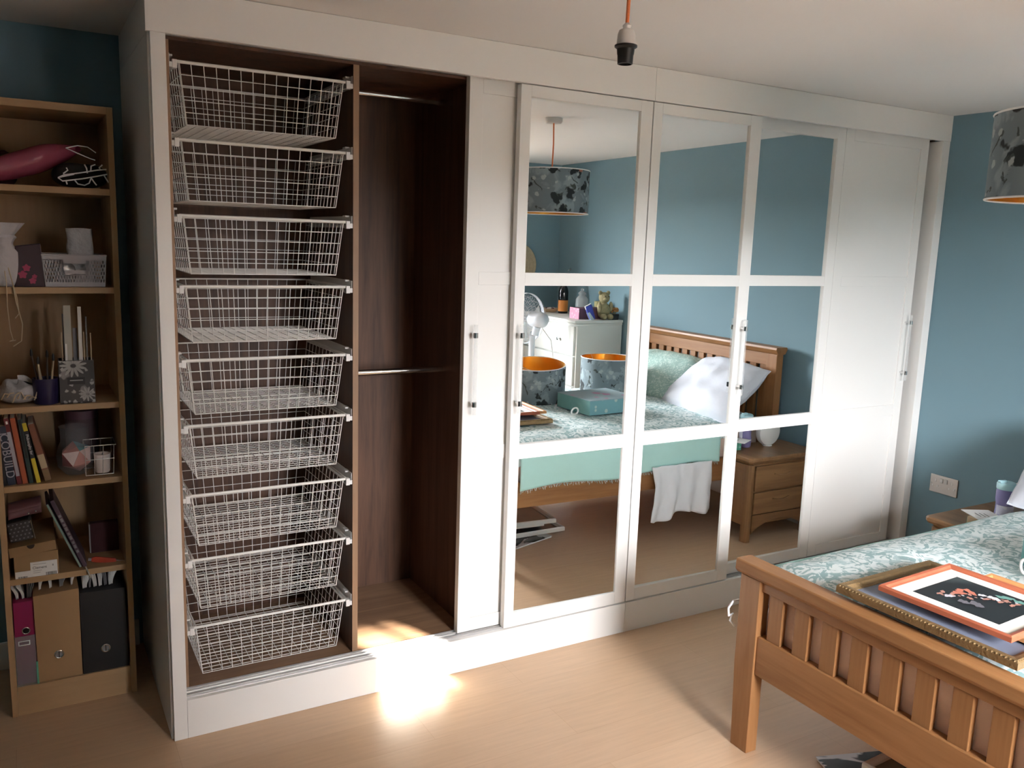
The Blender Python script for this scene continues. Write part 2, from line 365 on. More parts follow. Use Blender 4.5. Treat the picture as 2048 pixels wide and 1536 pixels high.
# baskets --------------------------------------------------------------
BZ = (2.213, 1.979, 1.745, 1.520, 1.278, 1.058, .818, .590, .347)
ordn = ('topmost', 'second', 'third', 'fourth', 'fifth', 'sixth', 'seventh', 'eighth', 'lowest')
def make_basket():
    t = thing('wire_basket', 'x', 'basket', (0, 0, 0), 'wire baskets in the wardrobe')
    HW, HB, D, DB, h = .263, .242, .47, .455, .185       # half width top/bottom, depth top/bottom, height
    r = .0014
    def P(u, v, w):     # u -1..1 across, v 0..1 depth, w 0 top .. 1 bottom
        hw = HW+(HB-HW)*w
        return (u*hw, (v-.5)*(D+(DB-D)*w)+D/2+(0.012*w*(1-v)), -h*w)
    rim = MB().tube([(-.276, 0, 0), (.276, 0, 0)], .0052, 8)
    for sx in (-1, 1): rim.tube([(sx*.276, 0, 0), (sx*.276, D, 0)], .0034, 6)
    rim.tube([P(-1, 0, 0), P(-1, 1, 0), P(1, 1, 0), P(1, 0, 0)], .0032, 6)
    rim.build('rim', 'wire', t, world=False)
    fr = MB(); bk = MB(); sd = [MB(), MB()]; bt = MB()
    for i in range(13):
        u = -1+2*(i+.9)/13.8
        fr.tube([P(u, 0, 0), P(u, 0, 1)], r, 5); bk.tube([P(u, 1, 0), P(u, 1, 1)], r, 5); bt.tube([P(u, 0, 1), P(u, 1, 1)], r, 5)
    for k in range(1, 6):
        w_ = k/5
        fr.tube([P(-1, 0, w_), P(1, 0, w_)], r, 5); bk.tube([P(-1, 1, w_), P(1, 1, w_)], r, 5)
        for q, u in enumerate((-1, 1)): sd[q].tube([P(u, 0, w_), P(u, 1, w_)], r, 5)
    for q, u in enumerate((-1, 1)):
        fr.tube([P(u, 0, 0), P(u, 0, 1)], r*1.2, 5)
        for j in range(11): sd[q].tube([P(u, (j+.5)/11, 0), P(u, (j+.5)/11, 1)], r, 5)
    for j in range(17): bt.tube([P(-1, (j+.5)/17, 1), P(1, (j+.5)/17, 1)], r, 5)
    fr.build('front_grid', 'wire', t, world=False); bk.build('back_grid', 'wire', t, world=False); bt.build('bottom_grid', 'wire', t, world=False)
    for q in sd: q.build('side_grid', 'wire', t, world=False)
    return t
bk0 = make_basket()
def runner(side):
    # L channel fixed to the panel, with a stepped clip at the front
    s = side
    m = MB().box(min(0, s*.003), max(0, s*.003), .0, .50, -.018, .022).box(min(0, s*.022), max(0, s*.022), .012, .50, -.012, -.009).box(min(0, s*.024), max(0, s*.024), -.004, .03, -.020, -.004)
    m.box(min(s*.010, s*.024), max(s*.010, s*.024), -.006, .012, -.022, .004).box(min(0, s*.016), max(0, s*.016), .03, .06, .018, .024)
    return m
for i, z in enumerate(BZ):
    b = bk0 if i == 0 else copy_tree(bk0)
    b.location = (.3575, .100, z)
    b['label'] = f'white wire basket, {ordn[i]} of the nine in the open wardrobe'
    for s, x in ((1, .0632), (-1, .6518)):
        o = runner(s).build('basket_runner', 'plastic', wl, world=False, bevel=.001); o.matrix_parent_inverse = wmat(wl).inverted(); o.location = (x, .094, z)

# ------------------------------------------------------------------ bed
FY0, FY1 = -.83, -2.37
bed = thing('bed', 'oak slatted double bed with its low footboard towards the room', 'bed', (2.7, -1.6, 0))
def post(x0, x1, ya, yb, z1, dz=.03, name='post'):
    # slightly splayed foot
    m = MB(); v = []
    for z, o in ((0, .0), (.12, .004), (.30, .012), (z1, .012)):
        s_ = 1 if ya > yb else -1
        v.append([(x0, ya-s_*(.024-o), z), (x1, ya-s_*(.024-o), z), (x1, yb, z), (x0, yb, z)])
    V = [p for r in v for p in r]; F = [(3, 2, 1, 0), (12, 13, 14, 15)]
    for i in range(3):
        for k in range(4): F.append((i*4+k, i*4+(k+1) % 4, (i+1)*4+(k+1) % 4, (i+1)*4+k))
    return m.add(V, F).build(name, 'oak_z', bed, bevel=.003)
post(1.697, 1.745, -.83, -.93, .62, name='foot_post'); post(1.697, 1.745, -2.37, -2.27, .62, name='foot_post')
MB().prism([(1.688, .632), (1.690, .664), (1.694, .668), (1.756, .668), (1.760, .664), (1.762, .632), (1.754, .620), (1.697, .620)], -.822, -2.378, 'xz').build('foot_cap', 'oak_y', bed, bevel=.002)
B(1.708, 1.738, -2.27, -.93, .584, .6205).build('foot_top_rail', 'oak_y', bed, bevel=.002)
B(1.704, 1.740, -2.27, -.93, .290, .426).build('foot_bottom_rail', 'oak_y', bed, bevel=.003)
sl0 = None
for i in range(12):
    yc = -.9895-.1072*i
    o = B(1.713, 1.734, -.0285, .0285, .4255, .5845).build('slat', 'oak_z', bed, bevel=.0015) if sl0 is None else sl0.copy()
    if sl0 is None: sl0 = o
    else: COL.objects.link(o)
    o.location.y = yc
for y in (-.845, -2.355): B(1.745, 3.69, y-.014, y+.014, .33, .47).build('side_rail', 'oak_x', bed, bevel=.003)
# headboard
for ya, yb in ((-.84, -.93), (-2.36, -2.27)): B(3.69, 3.745, min(ya, yb), max(ya, yb), 0, 1.055).build('head_post', 'oak_z', bed, bevel=.003)
MB().prism([(3.668, 1.085), (3.672, 1.10), (3.760, 1.10), (3.764, 1.085), (3.752, 1.062), (3.745, 1.055), (3.69, 1.055), (3.682, 1.062)], -.828, -2.372, 'xz').build('head_cap', 'oak_y', bed, bevel=.002)
B(3.70, 3.735, -2.27, -.93, .978, 1.0552).build('head_top_rail', 'oak_y', bed, bevel=.003)
B(3.70, 3.735, -2.27, -.93, .40, .62).build('head_bottom_rail', 'oak_y', bed, bevel=.003)
hs = None
for i in range(15):
    yc = -.9475-.0893*i-.02
    o = B(3.706, 3.730, -.028, .028, .6195, .9785).build('head_slat', 'oak_z', bed, bevel=.0015) if hs is None else hs.copy()
    if hs is None: hs = o
    else: COL.objects.link(o)
    o.location.y = yc

M['peach'] = mat('peach_sheet', (.86, .66, .55), .85, var=.05, bump=.6, bscale=18)
M['jacquard'] = patterned('jacquard_bedspread', (.33, .49, .50), [('n', 13, .46, .50, (.78, .86, .86), 3.4, 0), ('n', 7, .60, .66, (.48, .63, .64), 2.2, 4), ('v', 45, .20, .12, (.80, .87, .87), .01, 2)], .62)
M['mint'] = mat('mint_satin', (.50, .80, .75), .45, var=.06, bump=.15, bscale=12)
M['mint_pillow'] = patterned('mint_jacquard_pillow', (.36, .53, .49), [('n', 24, .52, .58, (.58, .72, .66), 3, 1)], .55)
M['white_cotton'] = mat('white_cotton', (.78, .79, .82), .85, var=.03, bump=.25, bscale=30)
M['lilac_cotton'] = mat('pale_grey_cotton', (.66, .69, .76), .85, var=.04, bump=.25, bscale=30)
mt = thing('mattress', 'mattress in a creased peach sheet behind the footboard slats', 'mattress', (2.7, -1.6, .36))
def mattr(u, v):
    # rounded box ring profile round the edge (superellipse), v from bottom to top
    a = 2*PI*u; c, s_ = math.cos(a), math.sin(a); n = .12
    x = 2.7+.962*math.copysign(abs(c)**n, c); y = -1.60+.735*math.copysign(abs(s_)**n, s_)
    z = .38+.235*min(1, v*1.4); k = 1-.03*max(0, v-.7)/.3
    d = .008*nz(x*3, y*6, z*22)+.006*nz(x*9, y*5+z*18, 7)
    return (2.7+(x-2.7)*k+d*(1 if c > 0 else -1)*(abs(c) > .5), -1.6+(y+1.6)*k+d*(1 if s_ > 0 else -1)*(abs(s_) > .5), z)
mm = MB().grid(mattr, 220, 16)
n0 = 221*16; top = [i for i in range(n0, n0+220)]; mm.f.append(tuple(top)); mm.sm.append(False)
mm.f.append(tuple(range(219, -1, -1))); mm.sm.append(False)
mm.build('mattress_body', 'peach', mt)
B(1.76, 3.68, -2.33, -.87, .345, .378).build('slat_base', 'oak_x', bed)

def catmull(P, t):
    n = len(P)-1; k = min(int(t*n), n-1); f = t*n-k
    p0, p1, p2, p3 = P[max(k-1, 0)], P[k], P[k+1], P[min(k+2, n)]
    return [.5*((2*b)+(-a+c)*f+(2*a-5*b+4*c-d)*f*f+(-a+3*b-3*c+d)*f**3) for a, b, c, d in zip(p0, p1, p2, p3)]
cov = thing('bedspread', 'pale teal jacquard bedspread with a mint satin drop over the bed', 'bedspread', (2.6, -1.6, .62))
prof = [(-.838, .590), (-.848, .612), (-.885, .636), (-1.0, .664), (-1.3, .670), (-1.7, .672), (-2.05, .670), (-2.26, .664), (-2.335, .645), (-2.37, .60), (-2.385, .46)]
def spread(u, v):
    x = 1.772+u*1.80; y, z = catmull(prof, v)
    e = min(1, u*14); z -= .05*(1-e)**2
    w_ = .010*nz(x*2.1, y*2.3, 1)+.006*nz(x*6, y*5, 3)+.003*nz(x*17, y*13, 5)
    if v > .12: z += w_+.02*max(0, x-3.2)
    else: y += .4*w_; z += w_*v/.12
    return (x, y, z+.004*math.sin(x*23)*(v < .1))
MB().grid(spread, 150, 120).build('top_cover', 'jacquard', cov, solid=.006)
def drop(u, v):
    x = 1.785+u*1.36; z = .606-v*.165+.012*v*math.sin(x*7)+.05*v*(u-.5)*.6
    return (x, -.824+.010*nz(x*4, z*3, 2)+.008*v*math.sin(x*14+1)+.006*(1-v), z)
MB().grid(drop, 110, 16).build('side_drop', 'mint', cov, solid=.003)
m = MB()
for i in range(150):      # ragged tasselled hem
    x = 1.79+1.35*i/150; u = (x-1.785)/1.36; p_ = drop(u, 1)
    m.tube([p_, (p_[0]+random.uniform(-.01, .01), p_[1]+random.uniform(0, .006), p_[2]-random.uniform(.008, .02))], .0012, 4)
f_ = m.build('hem_fringe', 'jacquard', cov); f_['kind'] = 'stuff'
sh = thing('bed_sheet', 'white cotton sheet hanging down beside the bedside cabinet', 'sheet', (2.85, -.82, .45))
def sheet(u, v):
    x = 2.64+.44*u+.02*math.sin(v*4)*(1-u); z = .47-.285*v-.025*v*(1-u)-.02*v*math.sin(u*9)
    return (x, -.800+.014*math.sin(u*22+1.3*v)*(.3+v)+.008*nz(u*9, v*4)+.018*v, z)
MB().grid(sheet, 60, 24).build('sheet_drop', 'white_cotton', sh, solid=.003)
def pillow(name, label, m, loc, size, rx, rz, seed, group=None):
    t = thing(name, label, 'pillow', loc, group)
    L, Wd, T = size
    def side(sg):
        def f(u, v):
            a, b = 2*u-1, 2*v-1
            h = max(0, (1-abs(a)**3.2))**.55*max(0, (1-abs(b)**3.2))**.55
            h *= 1+.16*nz(a*1.7+seed, b*1.7, sg)+.05*nz(a*6+seed, b*5, sg)
            pinch = 1-.05*(abs(a*b))
            return (a*L/2*pinch*(1-.04*(1-abs(b))**2*0), b*Wd/2*pinch, sg*h*T/2+.012*nz(a*3, b*3, seed))
        return f
    mb = MB().grid(side(1), 40, 30).grid(side(-1), 40, 30)
    o = mb.build('pillow_body', m, t, world=False)
    e = MB().tube([Vector((a*L/2*(1-.05*abs(a*b)), b*Wd/2*(1-.05*abs(a*b)), .012*nz(a*3, b*3, seed))) for a, b in [(-1+2*i/20, -1) for i in range(20)]+[(1, -1+2*i/16) for i in range(16)]+[(1-2*i/20, 1) for i in range(20)]+[(-1, 1-2*i/16) for i in range(16)]], .004, 6, closed=True)
    e.build('piping', m, t, world=False)
    t.rotation_euler = (0, 0, 0)
    t.matrix_basis = Matrix.Translation(loc) @ Matrix.Rotation(math.radians(rz), 4, 'Z') @ Matrix.Rotation(math.radians(rx), 4, 'X')
    return t
pillow('pillow', 'plump white pillow leaning on the headboard nearest the cabinet', 'lilac_cotton', (3.455, -1.20, .812), (.80, .50, .20), 38, -90+5, 3, 'pillows on the bed')
pillow('pillow', 'mint jacquard pillow leaning on the headboard beside the white pillow', 'mint_pillow', (3.50, -1.92, .79), (.70, .48, .17), 38, -90-5, 8, 'pillows on the bed')

# ------------------------------------------------------------------ framed pictures on the bed
def framed(name, label, loc, size, rz, fw_, fh, mfr, mmat, matw, mprint, group, extra=None, rim=None):
    t = thing(name, label, 'picture frame', loc, group)
    a, b = size[0]/2, size[1]/2
    prof = [(0, 0), (0, fh*.75), (fw_*.15, fh), (fw_*.55, fh*.9), (fw_*.8, fh*.6), (fw_, fh*.5), (fw_, 0)]
    m = MB(); cs = [(-1, -1), (1, -1), (1, 1), (-1, 1)]
    V = []
    for sx, sy in cs: V += [(sx*(a-d), sy*(b-d), h) for d, h in prof]
    n = len(prof); F = []
    for k in range(4):
        for i in range(n-1): F.append((k*n+i, ((k+1) % 4)*n+i, ((k+1) % 4)*n+i+1, k*n+i+1))
        F.append((k*n+n-1, ((k+1) % 4)*n+n-1, ((k+1) % 4)*n, k*n))
    m.add(V, F).build('frame', mfr, t, world=False)
    if rim:
        bm_ = MB()
        N_ = 46
        for k in range(4):
            (x0, y0), (x1, y1) = cs[k], cs[(k+1) % 4]
            for i in range(N_):
                f = (i+.5)/N_; bm_.obox(((x0+(x1-x0)*f)*(a-.004), (y0+(y1-y0)*f)*(b-.004), fh*.80), (.006, .006, .006), Rz(45))
        q = bm_.build('beading', rim, t, world=False); q['kind'] = 'stuff'
    MB().box(-a+fw_, a-fw_, -b+fw_, b-fw_, fh*.20, fh*.42).build('mount', mmat, t, world=False)
    if mprint: MB().box(-a+fw_+matw, a-fw_-matw, -b+fw_+matw, b-fw_-matw, fh*.42, fh*.45).build('print', mprint, t, world=False)
    if extra: extra(t, a-fw_-matw, b-fw_-matw, fh*.452)
    t.matrix_basis = Matrix.Translation(loc) @ Matrix.Rotation(math.radians(rz), 4, 'Z')
    return t
M['gilt'] = mat('antique_gilt', (.27, .175, .08), .45, .45, var=.25, vscale=40, bump=.3, bscale=120)
M['redwood'] = wood('red_stained_frame', (.46, .135, .07), (.36, .095, .05), 'y', .35, .9)
M['lightwood'] = wood('honey_frame', (.62, .30, .12), (.52, .23, .08), 'y', .35, .9)
M['mount_white'] = mat('cream_mount', (.86, .83, .76), .8, var=.01)
M['mount_blue'] = mat('blue_grey_print', (.20, .23, .31), .35, var=.15, vscale=6)
M['print_dark'] = patterned('dark_print', (.022, .024, .026), [('n', 6, .55, .8, (.09, .11, .11), .5, 2)], .3)
for n_, c_ in (('p_skin', (.52, .26, .20)), ('p_coral', (.60, .20, .13)), ('p_white', (.70, .68, .72)), ('p_teal', (.16, .34, .29)), ('p_grey', (.17, .16, .18))): M[n_] = mat(n_, c_, .4, var=.25, vscale=60)
def ell(cx, cy, rx, ry, z, rot=0, n=14):
    c, s_ = math.cos(rot), math.sin(rot); v = []
    for k in range(n):
        a = 2*PI*k/n; x, y = rx*math.cos(a), ry*math.sin(a); v.append((cx+x*c-y*s_, cy+x*s_+y*c, z))
    return v
def figures(t, A, Bb, z):
    random.seed(11)
    # a loose band of heads and clothes across the picture
    sp = [(-.5, .62, 'p_skin', .10, .05), (-.32, .64, 'p_skin', .09, .05), (-.42, .42, 'p_white', .14, .09), (-.20, .46, 'p_skin', .10, .06), (-.02, .40, 'p_coral', .15, .12), (.14, .48, 'p_coral', .13, .10),
          (.10, .22, 'p_skin', .07, .05), (.28, .30, 'p_coral', .12, .16), (-.12, .10, 'p_skin', .09, .06), (.34, .05, 'p_white', .10, .07), (.20, -.12, 'p_skin', .11, .06), (.42, -.18, 'p_white', .13, .12),
          (.33, -.38, 'p_skin', .09, .06), (.52, -.42, 'p_skin', .10, .06), (.38, -.62, 'p_skin', .10, .06), (.56, -.66, 'p_skin', .08, .05), (.70, -.30, 'p_teal', .13, .18), (.74, -.62, 'p_teal', .10, .14), (-.36, -.18, 'p_grey', .22, .12), (-.5, .05, 'p_grey', .16, .10)]
    for i, (x, y, m, rx, ry) in enumerate(sp):
        k0 = random.uniform(0, 6); ro = random.uniform(-.6, .6); P_ = []
        for k in range(18):
            a = 2*PI*k/18; r_ = 1+.28*math.sin(2*a+k0)+.18*math.sin(5*a+k0*2); u, v = rx*A*.85*r_*math.cos(a), ry*Bb*r_*math.sin(a)
            P_.append((max(-A, min(A, x*A+u*math.cos(ro)-v*math.sin(ro))), max(-Bb, min(Bb, y*Bb+u*math.sin(ro)+v*math.cos(ro))), z+.0001*i))
        MB().add(P_, [tuple(range(18))]).build('painted_figure', m, t, world=False)
    for i in range(14):
        x, y = -.55+i*.09+random.uniform(-.04, .04), .55-i*.085+random.uniform(-.06, .06)
        MB().add(ell(x*A, y*Bb, .032*A, .036*Bb, z+.0022+.00005*i, 0, 10), [tuple(range(10))]).build('painted_head', ('p_skin', 'p_white', 'p_skin')[i % 3], t, world=False)
framed('picture_frame', 'large antique gilt picture frame lying lowest on the bedspread', (1.965, -1.465, .684), (.455, .545), 1, .038, .026, 'gilt', 'mount_blue', .0, None, 'framed pictures lying on the bed', rim='gilt')
framed('picture_frame', 'honey wood picture frame with white mount under the red one', (2.065, -1.65, .702), (.38, .56), 2, .022, .016, 'lightwood', 'mount_white', .05, 'print_dark', 'framed pictures lying on the bed')
framed('picture_frame', 'red wood picture frame with cream mount and dark figure print on top', (1.980, -1.482, .7185), (.365, .385), 3, .022, .018, 'redwood', 'mount_white', .045, 'print_dark', 'framed pictures lying on the bed', figures)

# ------------------------------------------------------------------ lampshades
M['floral'] = patterned('floral_velvet', (.17, .215, .235), [('n', 6, .50, .58, (.25, .31, .33), 1.5, 3), ('v', 10, .40, .34, (.022, .028, .030), .07, 0), ('n', 16, .60, .63, (.06, .075, .07), 1.0, 8), ('v', 17, .25, .19, (.36, .41, .42), .04, 5), ('v', 5.5, .19, .16, (.40, .15, .10), .07, 1.7), ('v', 5.5, .09, .07, (.22, .06, .045), .05, 1.7), ('v', 5.5, .03, .02, (.46, .22, .15), .05, 1.7)], .75)
def shade(name, label, loc, r, h, tilt=(0, 0), group=None, parent=None, ring_z=.75):
    t = parent if parent else thing(name, label, 'lampshade', loc, group)
    L = MB(); n = 56
    o = L.lathe([(r, 0), (r, h)], n=n, caps=False).build('shade_cover', 'floral', t, world=False)
    MB().lathe([(r-.002, .001), (r-.002, h-.001)], n=n, caps=False).build('gold_lining', 'gold', t, world=False)
    for z in (0, h):
        MB().tube([(r*math.cos(2*PI*k/n), r*math.sin(2*PI*k/n), z) for k in range(n)], .0032, 6, closed=True).build('shade_rim', 'plastic', t, world=False)
    g = MB().tube([(.026*math.cos(2*PI*k/20), .026*math.sin(2*PI*k/20), h*ring_z) for k in range(20)], .005, 6, closed=True)
    for k in range(3):
        a = 2*PI*k/3+.4; g.tube([(.026*math.cos(a), .026*math.sin(a), h*ring_z), (.8*r*math.cos(a), .8*r*math.sin(a), h*ring_z), (r*.985*math.cos(a), r*.985*math.sin(a), h)], .0022, 5)
    g.build('fitting_ring', 'plastic', t, world=False)
    if not parent: t.matrix_basis = Matrix.Translation(loc) @ Matrix.Rotation(math.radians(tilt[0]), 4, 'X') @ Matrix.Rotation(math.radians(tilt[1]), 4, 'Y')
    return t
shade('lampshade', 'floral velvet drum lampshade standing on the bed by the picture frames', (2.46, -1.90, .688), .20, .235, (-5, -3), 'loose lampshades on the bed')
shade('lampshade', 'floral velvet drum lampshade standing on the bed behind the turquoise box', (3.10, -2.00, .686), .19, .24, (0, 0), 'loose lampshades on the bed')
def pendant(label, x, y, zb, shd=None):
    t = thing('pendant_light', label, 'pendant light', (x, y, H))
    MB().lathe([(.001, 0), (.05, 0), (.05, -.018), (.043, -.028), (.001, -.028)], (0, 0, -.001), 28).build('ceiling_rose', 'rose_plastic', t, world=False)
    zt = zb+.078-H
    MB().tube([(0, 0, -.02), (.003, .001, zt*.5), (0, 0, zt-.004)], .0042, 8).build('cord', 'orange_cord', t, world=False)
    MB().lathe([(.004, .012), (.010, .006), (.0085, 0), (.0165, -.004), (.0195, -.012), (.0212, -.032), (.0212, -.036), (.001, -.036)], (0, 0, zt), 28).build('holder_cap', 'rose_plastic', t, world=False)
    MB().lathe([(.0205, -.034), (.0255, -.036), (.0255, -.040), (.0200, -.044), (.0190, -.055), (.0180, -.058), (.0172, -.076), (.0150, -.077), (.0150, -.055), (.001, -.055)], (0, 0, zt), 28).build('lamp_holder', 'black', t, world=False)
    return t
pendant('bare pendant lamp holder on an orange cord with no shade', .845, -1.19, 2.100)
pd = pendant('floral drum pendant shade with gold lining on an orange cord', 2.262, -1.437, 2.035)
sp_ = shade('x', 'x', (0, 0, 0), .217, .241, parent=bpy.data.objects.new('drum_shade', None))
sh_e = sp_; COL.objects.link(sh_e); sh_e.parent = pd; sh_e.location = (0, 0, 1.868-H)

# ------------------------------------------------------------------ bedside cabinet and things on it
ns = thing('bedside_cabinet', 'aged oak bedside cabinet in the corner beside the bed', 'cabinet', (3.46, -.74, 0))
NX0, NX1, NY0, NY1, NZ = 3.215, 3.745, -.800, -.515, .515
tp = [(-.016, 0), (-.022, .012), (-.022, .022), (-.014, .032), (0, .036)]
m = MB(); V = []
for d, h in [(.012, -.022), (.004, -.018), (-.004, -.006), (-.018, 0), (-.022, .008), (-.022, .020), (-.016, .028)]:
    x0, x1, y0, y1 = NX0+d, NX1-d*.4, NY0+d, NY1-d; c = .018
    V.append([(x0+c, y0, NZ-.028+h), (x1, y0, NZ-.028+h), (x1, y1, NZ-.028+h), (x0+c, y1, NZ-.028+h), (x0, y1-c, NZ-.028+h), (x0, y0+c, NZ-.028+h)])
F = [tuple(range(5, -1, -1)), tuple(6*6+k for k in range(6))]
for i in range(6):
    for k in range(6): F.append((i*6+k, i*6+(k+1) % 6, (i+1)*6+(k+1) % 6, (i+1)*6+k))
m.add([p for r in V for p in r], F).build('top', 'oak_dark_y', ns, bevel=.002)
for x, y in ((NX0+.025, NY1-.025), (NX0+.025, NY0+.025), (NX1-.025, NY1-.025), (NX1-.025, NY0+.025)):
    MB().prism([(x-.025, y-.025), (x+.025, y-.025), (x+.025, y+.010), (x+.010, y+.025), (x-.012, y+.025), (x-.025, y+.012)], 0, NZ-.048, 'xy').build('leg', 'oak_dark_z', ns, bevel=.003)
B(NX0+.008, NX0+.022, NY0+.05, NY1-.05, .10, NZ-.05).build('side_panel', 'oak_dark_z', ns, bevel=.002)
for z0, z1 in ((.10, .155), (NZ-.10, NZ-.05)): B(NX0+.003, NX0+.010, NY0+.05, NY1-.05, z0, z1).build('side_rail', 'oak_dark_y', ns, bevel=.002)
B(NX1-.022, NX1-.008, NY0+.05, NY1-.05, .10, NZ-.05).build('side_panel', 'oak_dark_z', ns)
B(NX0+.05, NX1-.05, NY0+.008, NY0+.02, .10, NZ-.05).build('back_panel', 'oak_dark_z', ns)
B(NX0+.05, NX1-.05, NY1-.035, NY1-.02, .10, NZ-.05).build('carcass_front', 'oak_dark_x', ns)
for z0, z1 in ((.165, .295), (.305, .455)):
    dr = B(NX0+.054, NX1-.054, NY1-.0205, NY1-.006, z0, z1).build('drawer', 'oak_dark_x', ns, bevel=.004)
    pts = [(NX0+.20+(NX1-NX0-.40)*k/8, NY1-.003, (z0+z1)/2+.02-.012*math.sin(PI*k/8)) for k in range(9)]
    MB().tube(pts, .004, 6).build('drawer_pull', 'oak_dark_x', dr)
ap = [(NX0+.05, .16), (NX1-.05, .16)]+[(NX1-.05-(NX1-NX0-.10)*k/14, .045+.075*math.sin(PI*k/14)**.7) for k in range(15)]
MB().prism(ap, NY1-.020, NY1-.008, 'xz').build('arched_apron', 'oak_dark_x', ns, bevel=.002)
# wake-up lamp: a round white disc on a foot
t = thing('alarm_lamp', 'round white wake-up lamp standing at the back of the cabinet', 'lamp', (3.54, -.72, NZ))
MB().lathe([(.001, -.028), (.06, -.026), (.082, -.018), (.087, 0), (.082, .018), (.06, .026), (.001, .028)], (0, 0, .088), 40, 'y').build('lamp_disc', 'plastic', t, world=False)
MB().lathe([(.030, .001), (.030, .005), (.020, .010), (.001, .012)], n=24).build('foot', 'plastic', t, world=False)
M['bottle_purple'] = mat('purple_bottle', (.36, .33, .66), .18, var=.08, vscale=20, trans=.35)
M['aqua_lid'] = mat('aqua_lid', (.42, .68, .74), .35, var=.03)
M['pale_label'] = patterned('pale_label_print', (.66, .66, .80), [('n', 30, .55, .6, (.80, .80, .88), 1, 0), ('n', 14, .62, .66, (.42, .40, .62), 1, 3)], .4)
t = thing('water_bottle', 'purple water bottle with aqua lid standing on the cabinet', 'bottle', (3.38, -.745, NZ))
MB().lathe([(.001, .002), (.033, .002), (.037, .008), (.037, .055), (.0345, .075), (.0345, .105), (.038, .125), (.038, .168), (.035, .176), (.001, .176)], n=32).build('bottle_body', 'bottle_purple', t, world=False)
MB().lathe([(.0385, .172), (.0395, .176), (.0395, .196), (.034, .203), (.001, .204)], n=32).build('lid', 'aqua_lid', t, world=False)
MB().obox((-.022, .006, .207), (.040, .020, .012), Rz(-15)).build('spout', 'aqua_lid', t, world=False, bevel=.004)
def lab(u, v): a = math.radians(150+u*150); return (.0378*math.cos(a), .0378*math.sin(a), .045+.075*v)
MB().grid(lambda u, v: (.0386*math.cos(math.radians(160+u*130)), .0386*math.sin(math.radians(160+u*130)), .022+.080*v), 20, 6).build('paper_label', 'pale_label', t, world=False)
M['beige_card'] = mat('beige_card_box', (.50, .37, .24), .7, var=.06); M['white_paper'] = mat('white_paper', (.74, .74, .72), .8, var=.03)
M['green_end'] = patterned('green_printed_end', (.10, .42, .28), [('n', 30, .5, .6, (.35, .62, .52), .5, 0)], .5)
t = thing('tissue_box', 'small beige and green card box at the cabinet edge next to the bed', 'box', (3.255, -.745, NZ))
MB().obox((0, 0, .027), (.085, .12, .052), Rz(4)).build('box_body', 'beige_card', t, world=False, bevel=.002)
MB().obox((-.004, .0608, .027), (.080, .001, .048), Rz(4)).build('box_end', 'green_end', t, world=False)
t = thing('greeting_card', 'white printed card lying on the beige box on the cabinet', 'card', (3.28, -.72, NZ+.054))
MB().obox((0, 0, .0025), (.125, .15, .003), Rz(-28)).build('card_sheet', 'white_paper', t, world=False)
for k in range(3): MB().obox((.004-.014*k, .012*k-.01, .0045), (.05, .004, .0004), Rz(-28+90)).build('printed_line', 'black', t, world=False)

# ------------------------------------------------------------------ twin wall socket
M['steel'] = mat('brushed_steel_plate', (.50, .47, .44), .35, .8, var=.06, vscale=40)
t = thing('wall_socket', 'brushed steel twin wall socket on the blue wall', 'socket', (XR, -.187, .503))
MB().box(-.007, 0, -.078, .078, -.048, .048).build('face_plate', 'steel', t, world=False, bevel=.003)
for s in (-1, 1):
    g = MB().box(-.0085, -.007, s*.046-.004, s*.046+.004, .012, .026).box(-.0085, -.007, s*.046-.017, s*.046-.010, -.014, -.006).box(-.0085, -.007, s*.046+.010, s*.046+.017, -.014, -.006)
    g.build('socket_holes', 'white_paper', t, world=False)
    MB().box(-.011, -.007, s*.013-.008, s*.013+.008, .010, .034).build('switch', 'rose_plastic', t, world=False, bevel=.0015)
    MB().lathe([(.003, -.0082), (.001, -.0085)], (0, s*.068, 0), 10, 'x').build('screw', 'chrome', t, world=False)

# ------------------------------------------------------------------ chest of drawers, fan and things in the far corner
DX0, DX1, DY0, DY1, DZ = 3.335, 3.785, -3.74, -2.82, 1.10
M['greywhite'] = mat('painted_grey_white', (.66, .68, .65), .5, var=.02)
t = thing('chest_of_drawers', 'white chest of drawers in the far corner behind the bed', 'chest of drawers', (3.56, -3.28, 0))
B(DX0+.02, DX1, DY0+.01, DY1-.01, .06, DZ-.04).build('carcass', 'greywhite', t, bevel=.002)
B(DX0-.012, DX1, DY0, DY1+.004, DZ-.022, DZ).build('top', 'greywhite', t, bevel=.004); B(DX0+.004, DX1, DY0+.005, DY1-.003, DZ-.042, DZ-.022).build('cornice', 'greywhite', t, bevel=.006)
B(DX0+.03, DX1, DY0+.02, DY1-.02, 0, .06).build('plinth', 'greywhite', t)
for i in range(4):
    z0 = .08+i*.245
    d = B(DX0, DX0+.02, DY0+.03, DY1-.03, z0, z0+.235).build('drawer', 'greywhite', t, bevel=.004)
    for y in (DY0+.24, DY1-.24): MB().lathe([(.006, 0), (.006, -.012), (.013, -.018), (.013, -.026), (.001, -.030)], (DX0, y, z0+.118), 16, 'x').build('knob', 'chrome', d)
def put(name, label, cat, x, y, group='ornaments on the chest of drawers'): return thing(name, label, cat, (x, y, DZ), group)
M['pink_box'] = patterned('pink_patterned_card', (.62, .26, .36), [('v', 30, .30, .22, (.75, .45, .52), .01, 0)], .6); M['plum'] = mat('plum_card', (.12, .055, .075), .5, var=.1)
t = put('gift_box', 'pink and plum card box at the front of the white chest of drawers', 'box', 3.55, -2.99)
MB().obox((0, 0, .045), (.25, .15, .088), Rz(2)).build('box_body', 'plum', t, world=False, bevel=.002); MB().obox((-.1265, -.004, .045), (.003, .15, .088), Rz(2)).build('box_end', 'pink_box', t, world=False)
